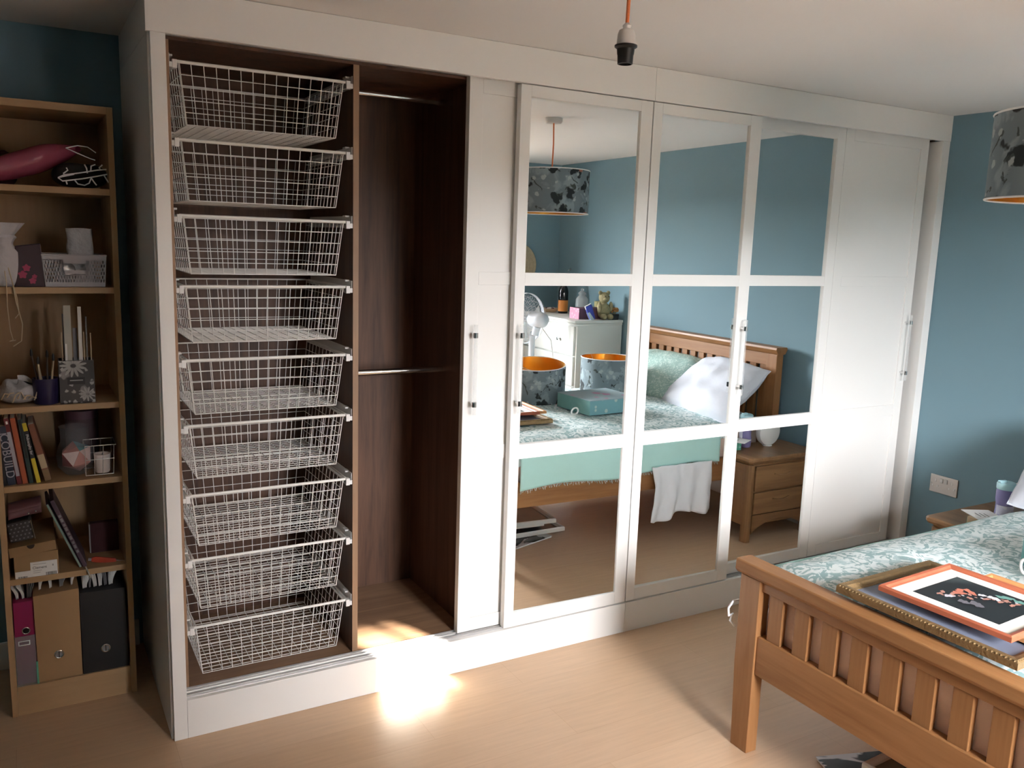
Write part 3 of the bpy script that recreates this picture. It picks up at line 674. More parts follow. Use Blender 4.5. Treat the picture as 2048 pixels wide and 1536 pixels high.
M['bear'] = mat('straw_figurine', (.36, .31, .17), .8, var=.2, vscale=60, bump=.6, bscale=150)
t = put('bear_figurine', 'straw coloured bear figurine sitting on the chest of drawers', 'figurine', 3.64, -2.895)
m = MB()
for c, r in (((0, 0, .07), (.055, .05, .07)), ((0, .002, .175), (.046, .044, .046)), ((-.012, .04, .165), (.02, .018, .016)), ((-.038, .0, .215), (.018, .012, .018)), ((.038, .0, .215), (.018, .012, .018)), ((-.055, .02, .10), (.018, .02, .045)), ((.055, .02, .10), (.018, .02, .045)), ((-.03, .05, .025), (.024, .04, .024)), ((.03, .05, .025), (.024, .04, .024))):
    m.grid(lambda u, v, c=c, r=r: (c[0]+r[0]*math.sin(PI*v)*math.cos(2*PI*u), c[1]+r[1]*math.sin(PI*v)*math.sin(2*PI*u), c[2]-r[2]*math.cos(PI*v)+.001), 18, 12)
m.build('bear_body', 'bear', t, world=False)
for x in (-.016, .016): MB().lathe([(.001, 0), (.005, .002), (.004, .005), (.001, .006)], (x, .042, .188), 10, 'y').build('eye', 'black', t, world=False)
M['blue_foil'] = mat('blue_tube', (.05, .07, .42), .3, var=.2, vscale=30); M['pale_tube'] = mat('pale_tube', (.52, .62, .66), .35, var=.05)
t = put('cream_tube', 'blue and white cream tube propped upright beside the bear', 'tube', 3.52, -2.865)
xf = XF((0, 0, .0), 0, -24, 0)
MB().prism([(-.022, .0), (.022, 0), (.026, .03), (.030, .11), (.030, .128), (-.030, .128), (-.030, .11), (-.026, .03)], -.012, .012, 'xz').build('tube_body', 'blue_foil', t, world=False, bevel=.006, xf=xf)
MB().prism([(-.0305, .105), (.0305, .105), (.0305, .132), (-.0305, .132)], -.006, .006, 'xz').build('crimp', 'white_paper', t, world=False, xf=xf)
MB().prism([(-.023, -.0), (.010, 0), (-.012, .075), (-.028, .075)], -.0128, .0128, 'xz').build('pale_panel', 'pale_tube', t, world=False, xf=xf)
M['dried'] = mat('dried_orange_petal', (.55, .27, .09), .7, var=.2, vscale=50); M['dark_pot'] = mat('dark_pot', (.02, .02, .018), .5)
t = put('flower_pot', 'tiny dark pot of dried orange flowers on the chest of drawers', 'flower pot', 3.725, -2.87)
MB().prism([(-.028, 0), (.028, 0), (.033, .045), (-.033, .045)], -.03, .03, 'xz').build('pot', 'dark_pot', t, world=False, bevel=.003)
random.seed(3)
for k in range(9):
    a = random.uniform(0, 6.28); r_ = random.uniform(.0, .032); c = (r_*math.cos(a), r_*math.sin(a), .075+random.uniform(-.012, .018))
    f_ = MB().tube([(c[0]*.3, c[1]*.3, .044), c], .0015, 5).build('stem', 'bear', t, world=False)
    MB().grid(lambda u, v, c=c: (c[0]+.015*math.sin(PI*v)*math.cos(2*PI*u)*(1+.2*math.sin(10*PI*u)), c[1]+.015*math.sin(PI*v)*math.sin(2*PI*u), c[2]-.011*math.cos(PI*v)), 20, 8).build('flower_head', 'dried', f_, world=False)
M['black_glass'] = mat('black_glass', (.008, .008, .009), .08, spec=.6); M['orange_label'] = mat('orange_label', (.62, .22, .04), .6, var=.06)
t = put('wine_bottle', 'black bottle with an orange label on the chest of drawers', 'bottle', 3.60, -3.47)
MB().lathe([(.001, .001), (.040, .001), (.043, .006), (.043, .19), (.036, .22), (.017, .255), (.0145, .31), (.017, .312), (.017, .325), (.001, .326)], n=32).build('bottle_body', 'black_glass', t, world=False)
MB().lathe([(.0435, .02), (.0435, .115)], n=32, caps=False).build('bottle_label', 'orange_label', t, world=False)
M['vase_glass'] = clear('ornament_glass', (.80, .83, .84), .35, .1)
t = put('glass_jar', 'clear glass ornament jar behind the pink box', 'jar', 3.66, -3.26)
MB().lathe([(.001, .001), (.05, .001), (.055, .01), (.055, .14), (.04, .16), (.03, .17), (.034, .18)], n=28, caps=False).build('jar_body', 'vase_glass', t, world=False); MB().lathe([(.034, .18), (.036, .19), (.02, .205), (.012, .21), (.016, .225), (.001, .232)], n=24).build('stopper', 'vase_glass', t, world=False)
M['wax'] = mat('olive_wax', (.34, .31, .13), .5, var=.1)
t = put('candle', 'squat olive candle in glass behind the plum box', 'candle', 3.70, -3.06)
MB().lathe([(.001, .001), (.036, .001), (.038, .005), (.038, .135), (.001, .134)], n=24).build('candle_body', 'wax', t, world=False); MB().tube([(0, 0, .134), (.002, 0, .148)], .0015, 5).build('wick', 'black', t, world=False)
t = put('trinket_dish', 'low brown trinket dish on the far end of the chest', 'dish', 3.56, -3.62)
MB().lathe([(.001, .001), (.05, .001), (.085, .03), (.088, .034), (.082, .033), (.05, .008), (.001, .007)], n=30).build('dish', 'beige_card', t, world=False)
for k in range(5):
    a = k*1.3; MB().grid(lambda u, v, a=a: (.032*math.cos(a)+.016*math.sin(PI*v)*math.cos(2*PI*u), .032*math.sin(a)+.016*math.sin(PI*v)*math.sin(2*PI*u), .026-.016*math.cos(PI*v)), 12, 8).build('trinket', 'plum' if k % 2 else 'white_paper', t, world=False)
# pedestal fan
M['fan_white'] = mat('fan_white_plastic', (.62, .65, .70), .3, var=.02)
t = thing('pedestal_fan', 'white pedestal fan standing in front of the chest of drawers', 'fan', (2.99, -2.91, 0))
MB().lathe([(.001, 0), (.19, 0), (.19, .012), (.17, .024), (.05, .04), (.03, .07), (.001, .07)], n=36).build('base', 'fan_white', t, world=False)
MB().tube([(0, 0, .06), (0, 0, .62)], .016, 14).tube([(0, 0, .60), (0, 0, .98)], .024, 14).build('pole', 'fan_white', t, world=False)
fx = XF((0, 0, 1.11), 0, 0, -18)
MB().lathe([(.001, .145), (.03, .142), (.055, .12), (.062, .08), (.060, .0), (.045, -.02), (.001, -.022)], n=28, axis='y').build('motor_housing', 'fan_white', t, world=False, xf=fx)
MB().tube([(0, .05, -.055), (0, .03, -.12)], .03, 14).build('neck', 'fan_white', t, world=False, xf=fx)
MB().lathe([(.026, .0), (.026, .02), (.016, .026), (.001, .026)], (.045, .09, 0), 20, 'x').build('oscillation_knob', 'rose_plastic', t, world=False, xf=fx)
g = MB()
for sg, yo in ((1, -.02), (-1, -.12)):
    for r_ in (.06, .10, .14, .175): g.tube([(r_*math.cos(2*PI*k/40), yo+sg*.012*(1-r_/.19), r_*math.sin(2*PI*k/40)) for k in range(40)], .0013, 4, closed=True)
    for k in range(44):
        a = 2*PI*k/44; g.tube([(.03*math.cos(a), yo+sg*.012, .03*math.sin(a)), (.12*math.cos(a), yo+sg*.008, .12*math.sin(a)), (.19*math.cos(a), -.07+sg*.03, .19*math.sin(a))], .0011, 4)
g.build('guard', 'fan_white', t, world=False, xf=fx)
MB().lathe([(.196, -.085), (.200, -.085), (.200, -.055), (.196, -.055), (.196, -.085)], n=48, axis='y', caps=False).build('guard_rim', 'fan_white', t, world=False, xf=fx)
for k in range(3):
    a0 = 2*PI*k/3
    def bl(u, v, a0=a0): a = a0+(v-.5)*(.9-.2*u)+u*.3; r_ = .03+.135*u; return (r_*math.cos(a), -.07+.02*(v-.5), r_*math.sin(a))
    MB().grid(bl, 8, 8).build('blade', 'greywhite', t, world=False, solid=.002, xf=fx)
cbl = MB().tube([(3.02, -2.83, 1.06), (3.10, -2.80, .95), (3.13, -2.79, .75), (3.16, -2.78, .4), (3.18, -2.8, .1), (3.3, -2.78, .012), (3.6, -2.75, .012)], .0035, 6).build('power_cable', 'plastic', t)
# wall plate and hook
M['wicker'] = mat('pale_wicker', (.42, .37, .25), .8, var=.2, vscale=60, bump=.5, bscale=200)
t = thing('wall_basket', 'round pale wicker plate hung on the dark far wall', 'wall plate', (3.36, YW, 1.50))
MB().lathe([(.001, .012), (.12, .012), (.17, .03), (.19, .034), (.195, .028), (.19, .02), (.17, .012), (.12, .001), (.001, .001)], n=40, axis='y').build('plate_body', 'wicker', t, world=False)
for r_ in (.05, .09, .13, .16): MB().tube([(r_*math.cos(2*PI*k/40), .014+max(0, r_-.12)*.4, r_*math.sin(2*PI*k/40)) for k in range(40)], .004, 5, closed=True).build('wicker_coil', 'wicker', t, world=False)
t = thing('wall_hook', 'small silver hook on the wall above the chest of drawers', 'hook', (XR, -3.70, 1.475))
MB().lathe([(.012, -.001), (.012, -.005), (.001, -.006)], n=16, axis='x').build('hook_plate', 'chrome', t, world=False); MB().tube([(-.004, 0, 0), (-.022, 0, -.004), (-.03, 0, -.02), (-.022, 0, -.032), (-.014, 0, -.026)], .003, 6).build('hook_arm', 'chrome', t, world=False)

# ------------------------------------------------------------------ more things on and under the bed
M['turq'] = patterned('turquoise_dotted_paper', (.20, .42, .46), [('v', 17, .30, .24, (.48, .62, .56), .0, 0), ('v', 17, .17, .12, (.30, .52, .58), .0, 0)], .6)
M['turq_side'] = patterned('turquoise_plain_paper', (.16, .36, .34), [('n', 8, .5, .7, (.20, .40, .38), 1, 0)], .6)
M['turq_lid'] = patterned('pink_grey_lid_paper', (.30, .40, .44), [('v', 10, .30, .22, (.48, .20, .33), .03, 0)], .6)
t = thing('gift_box', 'turquoise dotted gift box lying on the bed between the lampshades', 'box', (2.69, -1.49, .680))
MB().obox((0, 0, .045), (.385, .335, .088), Rz(-5)).build('box_body', 'turq', t, world=False, bevel=.002); MB().obox((-.193, .017, .045), (.002, .333, .087), Rz(-5)).build('box_end', 'turq_side', t, world=False); MB().obox((0, 0, .0905), (.39, .34, .004), Rz(-5)).build('box_lid', 'turq_lid', t, world=False)
t = thing('shade_ring', 'white plastic shade ring lying beside the turquoise box', 'ring', (2.44, -1.36, .686))
MB().tube([(.022*math.cos(2*PI*k/24), .006*math.sin(2*PI*k/24), .018+.022*math.sin(2*PI*k/24)) for k in range(24)], .005, 8, closed=True).build('ring_body', 'plastic', t, world=False)
M['white_frame'] = mat('white_painted_frame', (.74, .74, .70), .45, var=.03); M['grey_glass'] = mat('grey_glazed_print', (.16, .17, .14), .12, var=.3, vscale=8); M['dark_glass'] = mat('dark_glazed_print', (.06, .065, .07), .12, var=.4, vscale=7)
M['brownbook'] = mat('tan_leather', (.30, .12, .06), .5, var=.1)
M['magazine'] = patterned('glossy_cover', (.56, .56, .57), [('n', 5, .50, .52, (.012, .012, .013), .8, 6.3)], .2)
t = thing('magazine', 'glossy magazine with a black cover picture on the floor under the bed', 'magazine', (1.99, -1.28, .001))
MB().obox((0, 0, .006), (.335, .335, .010), Rz(-19)).build('page_block', 'white_paper', t, world=False, bevel=.003); MB().obox((0, 0, .0118), (.34, .34, .0012), Rz(-19)).build('cover', 'magazine', t, world=False)
framed('picture_frame', 'white picture frame lying second in the stack under the bed', (2.10, -1.375, .016), (.42, .33), -2, .024, .026, 'white_frame', 'dark_glass', .0, None, 'pictures stacked under the bed')
t = thing('photo_album', 'tan leather album between two white frames under the bed', 'album', (2.05, -1.38, .044), None)
MB().obox((0, 0, .012), (.30, .22, .022), Rz(3)).build('cover', 'brownbook', t, world=False, bevel=.003); MB().obox((.004, .004, .012), (.296, .222, .014), Rz(3)).build('page_block', 'mount_white', t, world=False)
framed('picture_frame', 'white picture frame lying on top of the stack under the bed', (2.08, -1.40, .072), (.37, .34), 3, .024, .026, 'white_frame', 'grey_glass', .0, None, 'pictures stacked under the bed')
t = thing('white_cord', 'looped white cord hanging beside the foot of the bed', 'cord', (1.706, -.812, .46))
MB().tube([(.02, -.012, .05), (-.004, .0, .045), (-.018, .006, .02), (-.012, .008, -.01), (.004, .006, -.004), (-.002, .010, -.03), (.012, .0, -.05)], .004, 6).build('cord_loop', 'white_cotton', t, world=False)

# ------------------------------------------------------------------ bookcase
KX0, KX1, KY, KD, KZ = -.474, -.073, .396, .785, 2.092
bc = thing('bookcase', 'tall narrow birch bookcase against the dark wall left of the wardrobe', 'bookcase', (-.27, .6, 0))
for xa, xb in ((KX0, KX0+.019), (KX1-.019, KX1)): B(xa, xb, KY, KD, 0, KZ).build('side_panel', 'birch', bc, bevel=.001)
B(KX0+.019, KX1-.019, KY, KD, KZ-.024, KZ).build('top_panel', 'birch_x', bc, bevel=.001)
SH = (1.826, 1.498, 1.100, .831, .503)     # upper faces of the shelves
for z in SH: B(KX0+.0195, KX1-.0195, KY+.002, KD-.008, z-.021, z).build('shelf', 'birch_x', bc, bevel=.001)
B(KX0+.0195, KX1-.0195, KY+.002, KD-.008, .088, .106).build('bottom_shelf', 'birch_x', bc, bevel=.001)
B(KX0+.0195, KX1-.0195, KY+.006, KY+.022, 0, .088).build('plinth', 'birch_x', bc)
B(KX0+.005, KX1-.005, KD-.006, KD, .09, KZ-.005).build('back_panel', 'birch', bc)
YF = KY+.02
def put(name, label, cat, x, z, y=YF, group=None): return thing(name, label, cat, (x, y, z), group)
# --- top compartment
M['pink_pvc'] = mat('pink_glossy_plastic', (.36, .085, .14), .22, var=.12, vscale=12, bump=.15, bscale=14)
t = put('plastic_bag', 'glossy pink plastic pouch with a white drawstring on the top shelf', 'bag', -.33, SH[0])
def pouch(u, v):
    a = 2*PI*u; x = -.115+.27*v; r_ = .046*(math.sin(PI*min(1, .14+v*.84))**.6); k = 1+.10*nz(u*4, v*4, 2)
    return (x+.01*math.cos(a), .075+.075*math.cos(a)*k*min(1, .2+2.2*(1-v))*min(1, .3+5*v), max(.002, .036+.095*v+r_*math.sin(a)*k))
MB().grid(pouch, 30, 30).build('pouch_body', 'pink_pvc', t, world=False)
MB().tube([(.115, .02, .128), (.15, .015, .138), (.18, .02, .136), (.205, .03, .120)], .0018, 5).tube([(.115, .02, .128), (.15, .008, .112), (.185, .006, .098), (.20, .01, .094)], .0018, 5).build('drawstring', 'white_cotton', t, world=False)
M['black_cloth'] = mat('black_cloth', (.012, .011, .013), .9, var=.2)
t = put('shoe_bag', 'black cloth bag with a white rope print on the top shelf', 'bag', -.175, SH[0], YF+.005)
MB().grid(lambda u, v: (.085*math.copysign(abs(math.cos(2*PI*u))**.7, math.cos(2*PI*u))*math.sin(PI*v)**.5, .06+.055*math.copysign(abs(math.sin(2*PI*u))**.8, math.sin(2*PI*u))*math.sin(PI*v)**.5, .004+.078*(.5-.5*math.cos(PI*v))*(1+.08*nz(u*5, v*4))), 30, 16).build('bag_body', 'black_cloth', t, world=False)
r_ = MB()
def bagf(x, z): return (x, .002-.0*x, z)
for pts in ([(-.068, .030), (-.05, .040), (.0, .05), (.05, .062), (.078, .066)], [(-.068, .030), (-.055, .020), (0, .030), (.05, .042), (.080, .050)], [(-.068, .030), (-.056, .034), (-.02, .044)], [(.03, .056), (.032, .074), (.045, .080)], [(.02, .05), (.018, .066), (.012, .078)], [(.062, .062), (.056, .07), (.066, .08)], [(-.02, .026), (-.01, .013), (.01, .010), (.024, .018), (.030, .034)], [(.03, .036), (.04, .02), (.046, .012)], [(.07, .046), (.078, .032), (.084, .022)], [(-.045, .022), (-.042, .010)], [(-.052, .044), (-.038, .056), (-.042, .064)]):
    r_.tube([bagf(x, z) for x, z in pts], .0024, 6)
r_.build('rope_print', 'white_cotton', t, world=False)
M['maroon'] = mat('maroon_cloth', (.05, .012, .015), .9, var=.3, vscale=30, bump=.5, bscale=60)
t = put('folded_scarf', 'dark maroon bundle of cloth at the back of the top shelf', 'cloth', -.405, SH[0], YF+.20)
MB().grid(lambda u, v: (.05*math.cos(2*PI*u)*math.sin(PI*v)**.5, .05*math.sin(2*PI*u)*math.sin(PI*v)**.5, .002+.11*(.5-.5*math.cos(PI*v))*(1+.2*nz(u*4, v*3))), 24, 14).build('cloth_body', 'maroon', t, world=False)
# --- second compartment
M['organza'] = mat('white_organza', (.55, .53, .55), .8, var=.1, vscale=20, bump=.5, bscale=40)
t = put('gift_pouch', 'white organza pouch with long cords hanging over the shelf edge', 'pouch', -.412, SH[1], YF+.018)
def org(u, v):
    a = 2*PI*u; r_ = .045*(.55+.45*math.sin(PI*v)**.5)*(1+.12*math.sin(7*a)*abs(v-.3)) if v < .78 else .03+.03*(v-.78)/.22*(1+.3*math.sin(6*a))
    if v > .55 and v <= .78: r_ *= 1-.35*math.sin(PI*(v-.55)/.23)
    return (r_*math.cos(a), r_*math.sin(a)*.8, .002+.205*v)
MB().grid(org, 40, 26).build('pouch_body', 'organza', t, world=False)
M['raffia'] = mat('pale_raffia', (.55, .44, .29), .7, var=.1)
c = MB()
for dx, pts in ((0, [(.0, -.030, .06), (.004, -.044, .02), (.002, -.046, -.06), (.006, -.046, -.14), (.012, -.046, -.17), (.002, -.046, -.175), (.020, -.046, -.172)]), (0, [(.01, -.030, .07), (.02, -.045, .02), (.028, -.046, -.05), (.042, -.046, -.12), (.036, -.046, -.175), (.012, -.046, -.192)]), (0, [(.022, -.045, -.1), (.034, -.046, -.085), (.03, -.045, -.03), (.02, -.044, .02)])):
    c.tube(pts, .0016, 5)
c.build('cords', 'raffia', t, world=False)
M['wine_bag'] = mat('dark_wine_paper', (.03, .008, .014), .4, var=.2); M['cerise'] = mat('cerise_print', (.36, .03, .09), .5, var=.15)
t = put('gift_bag', 'dark wine gift bag printed with cerise flowers', 'gift bag', -.345, SH[1], YF+.005)
MB().prism([(-.040, 0), (.048, 0), (.040, .142), (-.034, .132)], .0, .07, 'xz').build('bag_body', 'wine_bag', t, world=False, bevel=.002)
for x, z, r_ in ((-.004, .062, .011), (-.016, .040, .012), (.012, .020, .010), (.018, .034, .007)): MB().add([(p[0], -.0006, p[1]) for p in [(x+r_*(1+.2*math.sin(5*a))*math.cos(a), z+r_*(1+.2*math.sin(5*a))*math.sin(a)) for a in [2*PI*k/20 for k in range(20)]]], [tuple(range(20))]).build('printed_flower', 'cerise', t, world=False)
M['grey_plastic'] = mat('pale_grey_plastic', (.42, .40, .41), .5, var=.04)
t = put('storage_basket', 'pale grey plastic basket with punched holes and a handle slot', 'basket', -.207, SH[1], YF)
# front and back made of a frame, vertical and slanting ribs round a handle slot
def bface(y):
    m = MB(); w0, w1, h = .089, .096, .105
    X = lambda u, z: u*(w0+(w1-w0)*z/h)
    def quad(u0, u1, z0, z1): m.add([(X(u0, z0), y, z0), (X(u1, z0), y, z0), (X(u1, z1), y, z1), (X(u0, z1), y, z1), (X(u0, z0), y+.003, z0), (X(u1, z0), y+.003, z0), (X(u1, z1), y+.003, z1), (X(u0, z1), y+.003, z1)], [(0, 1, 2, 3), (7, 6, 5, 4), (0, 4, 5, 1), (1, 5, 6, 2), (2, 6, 7, 3), (3, 7, 4, 0)])
    quad(-1, 1, .002, .016); quad(-1, 1, .092, h)
    quad(-.38, .40, .044, .056); quad(-.38, .40, .078, .092); quad(-.42, -.36, .044, .092); quad(.36, .42, .044, .092)
    n = 22
    for j in range(6):
        z0, z1 = .016+.0127*j, .016+.0127*(j+1)
        for i in range(n+1):
            u = -1+2*(i+(.5 if j % 2 else 0))/n
            if u > 1: continue
            if -.36 < u < .36 and z1 > .046 and z0 < .085: continue
            quad(max(-1, u-.026), min(1, u+.026), z0, z1)
        if not (z1 > .05): quad(-1, 1, z1-.0035, z1)
        else: quad(-1, -.38, z1-.0035, z1); quad(.40, 1, z1-.0035, z1)
    return m
bface(0).build('front_face', 'grey_plastic', t, world=False); bface(.17).build('back_face', 'grey_plastic', t, world=False)
for s in (-1, 1): MB().add([(s*.089, .002, .002), (s*.089, .172, .002), (s*.096, .172, .105), (s*.096, .002, .105)], [(0, 1, 2, 3)]).build('side_face', 'grey_plastic', t, world=False, solid=.003)
MB().box(-.089, .089, .002, .172, .001, .004).build('base', 'grey_plastic', t, world=False)
MB().tube([(-.0965, 0, .106), (.0965, 0, .106), (.0965, .172, .106), (-.0965, .172, .106)], .003, 6, closed=True).build('rim', 'grey_plastic', t, world=False)
M['wrap'] = mat('crumpled_clear_wrap', (.42, .42, .43), .25, var=.15, vscale=30, bump=.8, bscale=35)
t = put('plastic_packet', 'crumpled clear packet sticking up out of the grey basket', 'packet', -.185, SH[1]+.005, YF+.075)
MB().grid(lambda u, v: (.044*math.copysign(abs(math.cos(2*PI*u))**.5, math.cos(2*PI*u))*(1-.12*v)+.004*nz(u*9, v*6), .03*math.copysign(abs(math.sin(2*PI*u))**.5, math.sin(2*PI*u))*(1-.3*v), .19*v+.004*nz(u*6, v*5, 3)), 36, 20).add([(.04*math.cos(2*PI*k/20), .024*math.sin(2*PI*k/20), .188) for k in range(20)], [tuple(range(20))]).build('packet_body', 'wrap', t, world=False)
t = put('foil_packet', 'shiny silver packet lying inside the grey basket', 'packet', -.235, SH[1]+.005, YF+.03)
MB().grid(lambda u, v: (.032*math.cos(2*PI*u)*math.sin(PI*v)**.5, .02*math.sin(2*PI*u)*math.sin(PI*v)**.5, .004+.07*(.5-.5*math.cos(PI*v))*(1+.2*nz(u*5, v*5))), 20, 10).build('packet_body', 'alu', t, world=False)
# --- third compartment
t = put('plastic_packet', 'crumpled bag of clear ribbons at the left of the brush pot', 'packet', -.395, SH[2], YF+.01)
MB().grid(lambda u, v: (.062*math.cos(2*PI*u)*math.sin(PI*v)**.6*(1+.2*nz(u*6, v*5, 4)), .05+.05*math.sin(2*PI*u)*math.sin(PI*v)**.6, .003+.075*(.5-.5*math.cos(PI*v))*(1+.35*nz(u*5, v*3, 9))), 40, 20).build('bag_body', 'wrap', t, world=False)
rb = MB()
random.seed(5)
for k in range(7): x = -.05+.016*k; rb.tube([(x, -.004, .012+random.uniform(0, .02)), (x+.01, -.006, .03+random.uniform(0, .02)), (x+.022, -.004, .018+random.uniform(0, .03))], .0022, 5)
rb.build('ribbon_curl', 'raffia', t, world=False)
M['indigo'] = mat('indigo_plastic', (.020, .014, .055), .4, var=.1)
t = put('brush_pot', 'dark indigo pot of paint brushes beside the floral box', 'pot', -.312, SH[2], YF+.03)
MB().lathe([(.001, .001), (.036, .001), (.039, .006), (.041, .088), (.038, .088), (.036, .006), (.001, .005)], n=28).build('pot_body', 'indigo', t, world=False)
M['pale_wood'] = mat('pale_handle', (.42, .33, .22), .5, var=.1); M['dark_wood'] = mat('dark_handle', (.05, .03, .02), .5); M['steel_grey'] = mat('grey_tool', (.22, .22, .23), .4, var=.1)
for i, (x, y, h, m_, tx) in enumerate(((-.012, -.01, .13, 'pale_wood', -.008), (.004, .0, .15, 'dark_wood', .004), (.014, -.014, .14, 'pale_wood', .012), (-.02, .01, .155, 'dark_wood', -.018))):
    o = put('paint_brush', f'{("thick pale", "tall dark", "thin pale", "leaning dark")[i]} paint brush standing in the indigo pot', 'brush', -.312+x, SH[2]+.008, YF+.03+y, 'brushes in the indigo pot')
    MB().tube([(0, 0, 0), (tx*.4, 0, h*.6), (tx, 0, h)], (.004, .0055 if i == 0 else .0035, .0028), 8).build('handle', m_, o, world=False); MB().lathe([(.0035, 0), (.0045, .004), (.004, .018), (.001, .026)], (tx, 0, h), 10).build('bristles', 'black', o, world=False)
M['floral_box'] = patterned('grey_white_flower_print', (.075, .070, .068), [('v', 20, .34, .26, (.26, .25, .24), .02, 0), ('v', 44, .33, .24, (.44, .43, .41), .012, 1)], .5)
t = put('pencil_box', 'tall grey box with white flower print full of rulers and sticks', 'box', -.218, SH[2], YF)
for q in ((-.054, .054, 0, .003), (-.054, .054, .077, .08)): B(q[0], q[1], q[2], q[3], .001, .148).build('box_wall', 'floral_box', t, world=False)
for q in ((-.054, -.051), (.051, .054)): B(q[0], q[1], .003, .077, .001, .148).build('box_wall', 'floral_box', t, world=False)
B(-.054, .054, 0, .08, 0, .003).build('box_base', 'floral_box', t, world=False)
M['petal'] = mat('pale_petal_print', (.40, .39, .37), .6, var=.15, vscale=60)
for cx, cz, R_, n_ in ((-.010, .130, .046, 13), (.030, .030, .030, 11)):
    for k in range(n_):
        a = 2*PI*k/n_+.2; px, pz = cx+R_*.55*math.cos(a), cz+R_*.5*math.sin(a)
        P_ = [(px+R_*.38*math.cos(b)*math.cos(a)-R_*.10*math.sin(b)*math.sin(a), pz+R_*.38*math.cos(b)*math.sin(a)+R_*.10*math.sin(b)*math.cos(a)) for b in [2*PI*j/10 for j in range(10)]]
        P_ = [(max(-.0535, min(.0535, x)), max(.003, min(.147, z))) for x, z in P_]
        MB().add([(x, -.0007, z) for x, z in P_], [tuple(range(10))]).build('printed_petal', 'petal', t, world=False)
B(-.030, .024, -.0014, -.0008, .066, .090).build('box_label', 'black', t, world=False)
for k in range(1): B(-.022, .018, -.0018, -.0014, .078, .0815).build('label_line', 'petal', t, world=False)
M['cream_stick'] = mat('cream_board', (.46, .45, .38), .7, var=.05)
items = [(-.022, .03, .33, .024, .006, 'cream_stick', 'wide cream board'), (.016, .03, .325, .012, .006, 'plastic', 'narrow white stick'), (-.042, .02, .24, .004, .004, 'pale_wood', 'thin pale stick at the left'), (-.034, .05, .30, .006, .004, 'steel_grey', 'grey rod'), (.000, .055, .25, .014, .005, 'steel_grey', 'short grey ruler'), (.026, .02, .24, .004, .004, 'raffia', 'raffia coloured rod'), (.036, .04, .29, .005, .005, 'steel_grey', 'tall dark rod at the right'), (.047, .02, .235, .004, .004, 'raffia', 'thin rod at the far right'), (-.030, .015, .20, .007, .004, 'plastic', 'short white pen')]
for x, y, h, a, b, m_, lb in items:
    o = put('craft_stick', f'{lb} standing in the white flower box', 'stick', -.218+x, SH[2]+.004, YF+y, 'sticks in the flower box')
    MB().prism([(-a/2, 0), (a/2, 0), (a/2*.96+.002, h), (-a/2*.9+.002, h)], -b/2, b/2, 'xz').build('stick_body', m_, o, world=False, bevel=.0008)
# --- fourth compartment: books
def book(label, x, z, th, h, d, lean, m_, bands=(), y=YF, title=None, tm='white_paper', ts=.02):
    o = thing('book', label, 'book', (x, y, z), 'books on the fourth shelf')
    MB().box(-th/2, th/2, 0, d, 0, h).build('cover', m_, o, world=False, bevel=.0015)
    MB().box(-th/2+.002, th/2-.002, .004, d+.001, h-.002, h+.0006).build('page_block', 'mount_white', o, world=False)
    for z0, z1, mm_, wf in bands: MB().box(-th/2*wf, th/2*wf, -.0007, .001, z0, z1).build('spine_band', mm_, o, world=False)
    if title:
        tx = text(title, 'spine_title', tm, o, Matrix.Identity(4), ts); tx.matrix_parent_inverse = Matrix.Identity(4)
        tx.matrix_basis = Matrix.Translation((0, -.0014, h*.5)) @ Matrix(((0, 1, 0, 0), (0, 0, -1, 0), (-1, 0, 0, 0), (0, 0, 0, 1)))
    o.matrix_basis = Matrix.Translation((x, y, z)) @ Matrix.Rotation(math.radians(lean), 4, 'Y')
    return o
for n_, c_ in (('b_navy', (.022, .030, .055)), ('b_black', (.012, .012, .014)), ('b_red', (.14, .018, .020)), ('b_orange', (.42, .10, .04)), ('b_green', (.020, .045, .042)), ('b_yellow', (.60, .49, .03)), ('b_brown', (.19, .065, .030)), ('b_cream', (.48, .38, .24)), ('b_tan', (.20, .12, .05)), ('b_lav', (.40, .40, .46))): M[n_] = mat(n_, c_, .5, var=.08, vscale=30)
Z4 = SH[3]+.0005
book('black dictionary at the far left end of the book row', -.4495, Z4, .010, .205, .15, -3, 'b_black')
book('navy dictionary with white COBUILD lettering on its spine', -.4305, Z4, .024, .205, .16, -5, 'b_navy', ((.178, .181, 'b_lav', .8),), title='COBUILD', tm='b_lav', ts=.036)
book('dark red book with a long white spine label', -.4075, Z4, .015, .232, .15, -7, 'b_red', ((.030, .185, 'b_lav', .7), (.212, .222, 'white_paper', .4)))
book('orange red paperback between the red and green books', -.391, Z4, .016, .232, .15, -6.5, 'b_orange')
book('dark green paperback leaning beside the orange one', -.373, Z4, .013, .225, .15, -6, 'b_green', ((.09, .225, 'b_black', .5),))
book('black and yellow paperback with white spine lettering', -.351, Z4, .0125, .213, .15, -9, 'b_black', ((.0, .088, 'b_yellow', 1.0), (.185, .213, 'b_yellow', 1.0)), title=None)
o = [x for x in bpy.data.objects if x.get('label') == 'black and yellow paperback with white spine lettering'][0]
tx = text('Philosophy for', 'spine_title', 'white_paper', o, Matrix.Identity(4), .0125); tx.matrix_parent_inverse = Matrix.Identity(4)
tx.matrix_basis = Matrix.Translation((0, -.0014, .137)) @ Matrix(((0, 1, 0, 0), (0, 0, -1, 0), (-1, 0, 0, 0), (0, 0, 0, 1)))
book('brown paperback with a cream band leaning at the right of the row', -.322, Z4+.004, .020, .205, .14, -12, 'b_brown', ((.045, .095, 'b_cream', 1.0), (.0, .040, 'b_tan', 1.0)), y=YF+.004)
